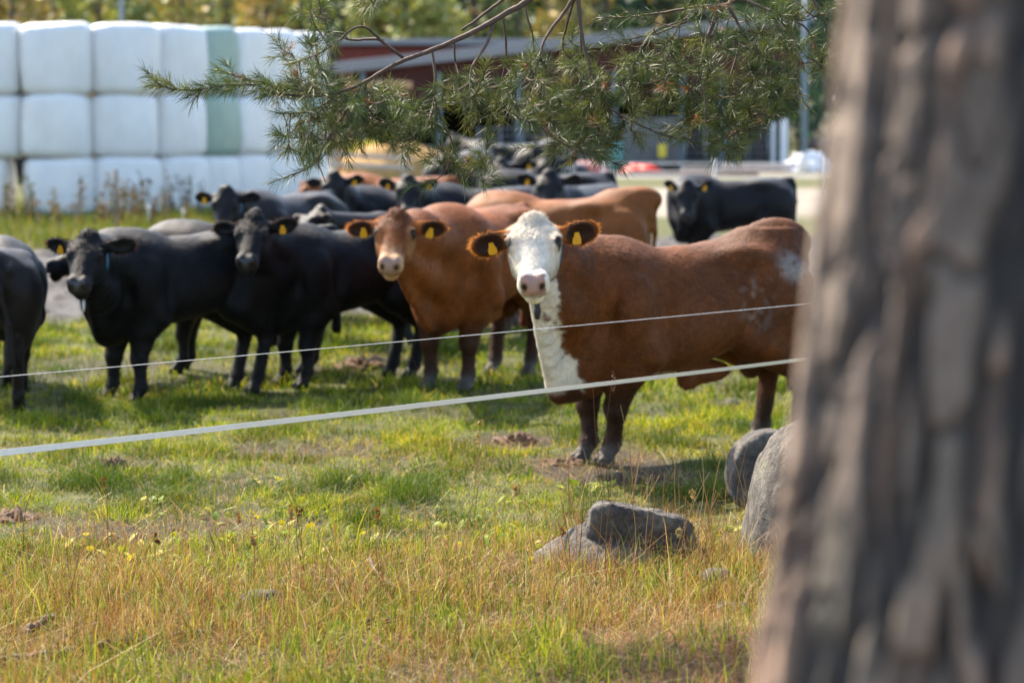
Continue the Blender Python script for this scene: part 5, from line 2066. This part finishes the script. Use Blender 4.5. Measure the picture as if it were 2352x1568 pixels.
def build_pine():
    D = 10.6
    tx = bpx(2210, D)
    root = thing('pine_tree', 'pine tree whose long drooping needled limbs hang across the top of the view', 'tree', (0, 0, 0))
    bark_trunk('trunk', (tx + .06, D + .05), (tx - .05, D), .15, .10, -.15, 9.0, 90, 420, root)
    SK = Skeleton()

    def W(pts, dz=0., d1=None):
        n = len(pts)
        out = []
        for i, (px, py) in enumerate(pts):
            dd = D + dz + ((d1 - dz) * i / (n - 1) if d1 is not None else 0)
            out.append(P(px, py, dd))
        return out
    trunk_at = lambda z: (tx, D, z)
    limbs = []
    # main limb
    limbs.append([trunk_at(4.3)] + W([(1800, -330), (1500, -190), (1320, -70), (1201, 0), (1155, 32), (1078, 74), (997, 109), (927, 135), (881, 162), (839, 190), (782, 211), (720, 224), (640, 216)], .1, -.25))
    tips = [(limbs[0], .032, .005)]
    tips += [
        (W([(745, 218), (638, 196), (525, 196), (439, 214), (375, 206), (345, 180), (338, 160)], -.2, -.35), .006, .002),
        (W([(660, 205), (600, 188), (540, 176), (500, 160)], -.2, -.1), .004, .002),
        (W([(1180, -20), (1120, 28), (1078, 58), (1060, 70)], .15), .008, .005),
        (W([(927, 134), (874, 91), (850, 60), (828, 53), (797, 70), (768, 102), (698, 141), (650, 150)], 0, -.3), .008, .002),
        (W([(880, 95), (856, 84), (830, 95), (800, 91), (761, 76), (733, 28), (730, -5), (735, -40)], .0, .2), .007, .003),
        (W([(800, 91), (780, 60), (750, 45)], .05), .003, .002),
        (W([(990, 112), (1000, 150), (1000, 193), (1004, 246), (979, 299), (941, 327), (905, 322)], 0, -.2), .007, .002),
        (W([(1043, 95), (1045, 130), (1050, 169), (1062, 240), (1075, 300)], .05, .25), .005, .002),
        (W([(1134, 53), (1120, 105), (1085, 158), (1078, 190), (1090, 250)], 0, -.3), .009, .002),
        (W([(1155, 40), (1166, 105), (1159, 155), (1145, 211), (1125, 280), (1110, 320)], .1, .3), .006, .002),
        (W([(1204, -20), (1208, 53), (1229, 81), (1222, 112), (1235, 160)], .1, .2), .005, .002),
        (W([(832, 190), (804, 246), (768, 299), (740, 345), (728, 376), (700, 392), (655, 405), (615, 424)], -.1, -.4), .006, .002),
        (W([(728, 374), (742, 392), (748, 420)], -.3), .003, .002),
        (W([(782, 211), (740, 250), (690, 262), (650, 262)], -.15, -.1), .004, .002),
        (W([(840, 190), (838, 240), (845, 290), (865, 320)], -.1, .2), .005, .002),
        (W([(1004, 246), (1030, 300), (1040, 345), (1062, 395), (1068, 425)], .1, .05), .005, .002),
        (W([(1040, 345), (1020, 375), (1030, 400)], .05, 0), .003, .002),
    ]
    # second limb hanging from above
    hub = P(1325, -15, D - .1)
    tips += [
        ([trunk_at(4.0)] + W([(1850, -350), (1560, -200), (1400, -90)], .0, -.1) + [hub], .026, .014),
        ([hub] + W([(1292, 35), (1246, 95), (1232, 151), (1215, 200)], -.1, -.3), .009, .003),
        ([hub] + W([(1303, 53), (1296, 80), (1292, 105), (1300, 150)], -.05, .2), .006, .003),
        ([hub] + W([(1331, 40), (1331, 70), (1341, 123), (1366, 197), (1395, 240), (1400, 300)], -.1, -.2), .010, .002),
        (W([(1331, 60), (1335, 120), (1334, 165)], -.1, 0), .004, .002),
        (W([(1215, 195), (1194, 232), (1230, 280), (1272, 316), (1335, 351), (1370, 358)], -.2, -.35), .006, .002),
    ]
    hub2 = P(1655, -15, D + .1)
    tips += [
        ([trunk_at(3.8)] + W([(1960, -300), (1760, -140)], .1) + [hub2], .024, .016),
        ([hub2] + W([(1641, 46), (1620, 105), (1613, 130), (1600, 200), (1590, 260)], .1, -.1), .012, .003),
        (W([(1648, 14), (1599, 14), (1567, 21), (1511, 28), (1437, 39), (1370, 42)], .1, .3), .008, .002),
        (W([(1600, 14), (1575, 50), (1511, 66), (1480, 95), (1460, 140), (1447, 190), (1440, 230)], .05, -.2), .007, .002),
        (W([(1575, 50), (1520, 75), (1440, 90), (1380, 110)], .05, .3), .005, .002),
        (W([(1447, 190), (1500, 196), (1520, 180), (1560, 150)], -.2, -.2), .004, .002),
        (W([(1400, 250), (1440, 271), (1465, 290), (1493, 295), (1546, 320), (1585, 318)], -.2, -.3), .006, .002),
        ([hub2] + W([(1700, 60), (1705, 90), (1690, 150), (1660, 230), (1640, 300)], .1, -.1), .008, .002),
        ([hub2] + W([(1760, 20), (1800, 80), (1830, 140), (1838, 169), (1806, 218), (1770, 260), (1740, 300)], .1, -.2), .009, .002),
        (W([(1760, 20), (1860, 60), (1880, 120), (1870, 180)], .1, 0), .006, .002),
        (W([(1830, 140), (1832, 200), (1842, 240), (1862, 252)], .1, 0), .004, .002),
        (W([(1700, 60), (1735, 120), (1745, 200), (1720, 260), (1700, 320)], .1, .2), .006, .002),
        (W([(1820, -60), (1860, -10), (1900, 60), (1900, 140)], .15, .05), .008, .002),
        ([trunk_at(3.5)] + W([(2050, -180), (1930, -110), (1820, -60)], .15), .015, .008),
    ]
    for (pts, r0, r1) in tips:
        SK.limb(pts, r0, r1)
    nodes = [np.array(p) for p in SK.p]
    # shoots
    polys = [([(850, 190), (1000, 185), (1150, 160), (1250, 140), (1400, 70), (1500, 25), (1620, 0), (1905, 0), (1905, 150), (1850, 190), (1800, 230), (1760, 290), (1680, 310), (1560, 285), (1480, 290), (1400, 335), (1300, 320), (1240, 265), (1150, 290), (1050, 275), (950, 305), (850, 290), (800, 240)], 220),
             ([(1250, 130), (1450, 150), (1650, 130), (1840, 120), (1800, 220), (1740, 290), (1560, 280), (1400, 330), (1290, 310), (1230, 230)], 78),
             ([(620, 205), (760, 150), (800, 240), (790, 300), (720, 300), (640, 260)], 46),
             ([(640, 120), (720, 100), (740, 150), (660, 180)], 10),
             ([(730, 210), (860, 190), (870, 330), (740, 330)], 34),
             ([(700, 0), (760, 0), (750, 120), (715, 110)], 10),
             ([(825, -20), (885, -20), (880, 8), (835, 8)], 8),
             ([(990, 350), (1120, 340), (1110, 420), (1000, 420)], 14),
             ([(1640, 290), (1760, 270), (1740, 340), (1650, 345)], 14),
             ([(1260, 310), (1400, 320), (1390, 360), (1290, 355)], 16),
             ([(900, 310), (960, 300), (950, 350), (905, 345)], 6),
             ([(700, 300), (770, 290), (750, 340), (690, 340)], 7)]

    def inside(px, py, poly):
        c = False
        j = len(poly) - 1
        for i in range(len(poly)):
            (xi, yi), (xj, yj) = poly[i], poly[j]
            if (yi > py) != (yj > py) and px < (xj - xi) * (py - yi) / (yj - yi) + xi:
                c = not c
            j = i
        return c
    targets = []
    for poly, n in polys:
        xs = [p[0] for p in poly]
        ys = [p[1] for p in poly]
        k = 0
        while k < n:
            px, py = rng.uniform(min(xs), max(xs)), rng.uniform(min(ys), max(ys))
            if inside(px, py, poly):
                targets.append(np.array(P(px, py, D + rng.normal(0, .22) - .08)))
                k += 1
    nod = np.array(nodes)
    targets = np.array(targets)
    shoots, twigs = [], []
    remaining = list(range(len(targets)))
    dist = np.array([np.min(np.linalg.norm(nod - t, axis=1)) for t in targets])
    order = np.argsort(dist)
    for i in order:
        t = targets[i]
        dd = np.linalg.norm((nod - t) * np.array([1, .75, 1]) + np.array([0, 0, -.03]), axis=1)
        p0 = nod[np.argmin(dd)]
        v = t - p0
        L = np.linalg.norm(v)
        if L < .04:
            v = rng.normal(0, 1, 3) * .06 + np.array([0, -.02, -.03])
            t = p0 + v
            L = np.linalg.norm(v)
        s = np.linspace(0, 1, 7)[:, None]
        sag = np.array([0, 0, -.10 * L]) * np.sin(s * math.pi) + rng.normal(0, .05 * L, 3) * np.sin(s * math.pi)
        pts = p0 + v * s + sag
        twigs.append((pts, .0034, .0017))
        nod = np.concatenate([nod, pts[2:]])
        dr = unit(pts[-1] - pts[-3] + np.array([0, 0, rng.uniform(-.01, .02)]) + rng.normal(0, .012, 3))
        sl_ = rng.uniform(.05, .10)
        shoots.append((pts[-1] - dr * .01, pts[-1] + dr * sl_))
        twigs.append((np.array([pts[-1], pts[-1] + dr * sl_]), .0018, .0010))
        if L > .10:
            shoots.append((pts[4], pts[-1]))
        for kk in range(rng.integers(0, 3)):
            dr2 = unit(dr + rng.normal(0, .75, 3))
            shoots.append((pts[-1], pts[-1] + dr2 * sl_ * .7))
            twigs.append((np.array([pts[-1], pts[-1] + dr2 * sl_ * .7]), .0016, .001))
    # needles along the last stretch of every limb
    for (pp, rr) in SK.limbs:
        if rr[-1] < .0035:
            n = len(pp)
            st = int(n * .45)
            for a in range(st, n - 3, 3):
                shoots.append((pp[a], pp[min(a + 4, n - 1)]))
    for k in (1, 2):
        pp = SK.limbs[k][0]
        n = len(pp)
        for a in range(int(n * .15), n - 3, 2):
            for q_ in range(2):
                b = pp[min(a + 3, n - 1)]
                dr = unit(b - pp[a] + rng.normal(0, .03, 3))
                shoots.append((pp[a], pp[a] + dr * .07))
    groups = {'a': [], 'b': []}
    mb = MB()
    for (pp, rr) in SK.limbs:
        mb.tube(pp, rr, 8, jitter=.08)
    limb = mb.build('limb', M['twig'], root, True)
    mb = MB()
    for (pts, r0, r1) in twigs:
        mb.tube(pts, np.linspace(r0, r1, len(pts)), 5, cap=False)
    mb.build('twigs', M['twig'], limb, True)
    n = len(shoots)
    dead = rng.uniform(0, 1, n) < .035
    live = [s for s, d_ in zip(shoots, dead) if not d_]
    dd = [s for s, d_ in zip(shoots, dead) if d_]
    per = 38
    v, q, t = needles_for(live, per)
    sc = palette(len(live), [(.065, .088, .028), (.09, .11, .032), (.125, .13, .042), (.05, .075, .030)], (2, 2, 1, 1.5), .2)
    c = np.repeat(sc, per * 5, 0) * np.repeat(rng.uniform(.75, 1.3, (len(v) // 5, 1)), 5, 0)
    mesh_np('needles', v, [q, t], M['needles'], limb, c, False)
    v, q, t = needles_for(dd, 26, .045)
    c = np.repeat(palette(len(dd), [(.30, .12, .04), (.22, .09, .04)], (1, 1), .3), 26 * 5, 0)
    o = mesh_np('withered_needles', v, [q, t], M['needles'], limb, c, False)
    o['label'] = 'rust brown withered needles'


build_pine()

# near trunk, far out of focus
root = thing('pine_tree', 'thick rough barked pine trunk close by at the right edge', 'tree', (0, 0, 0))
bark_trunk('trunk', (.420, 3.06), (.855, 3.0), .295, .20, -.1, 4.2, 380, 900, root, .025, (.052, .22))
mb = MB()
for k in range(7):
    a = k * 2.4 + .6
    z = 3.2 + .13 * k
    cx, cy = .74, 3.01
    pts = [(cx, cy, z), (cx + .7 * math.cos(a), cy + .7 * math.sin(a), z + .25), (cx + 1.5 * math.cos(a), cy + 1.5 * math.sin(a), z + .3)]
    if math.sin(a) > .2:
        continue
    mb.tube(pts, [.035, .022, .008], 7)
mb.build('limb', M['twig'], root, True)
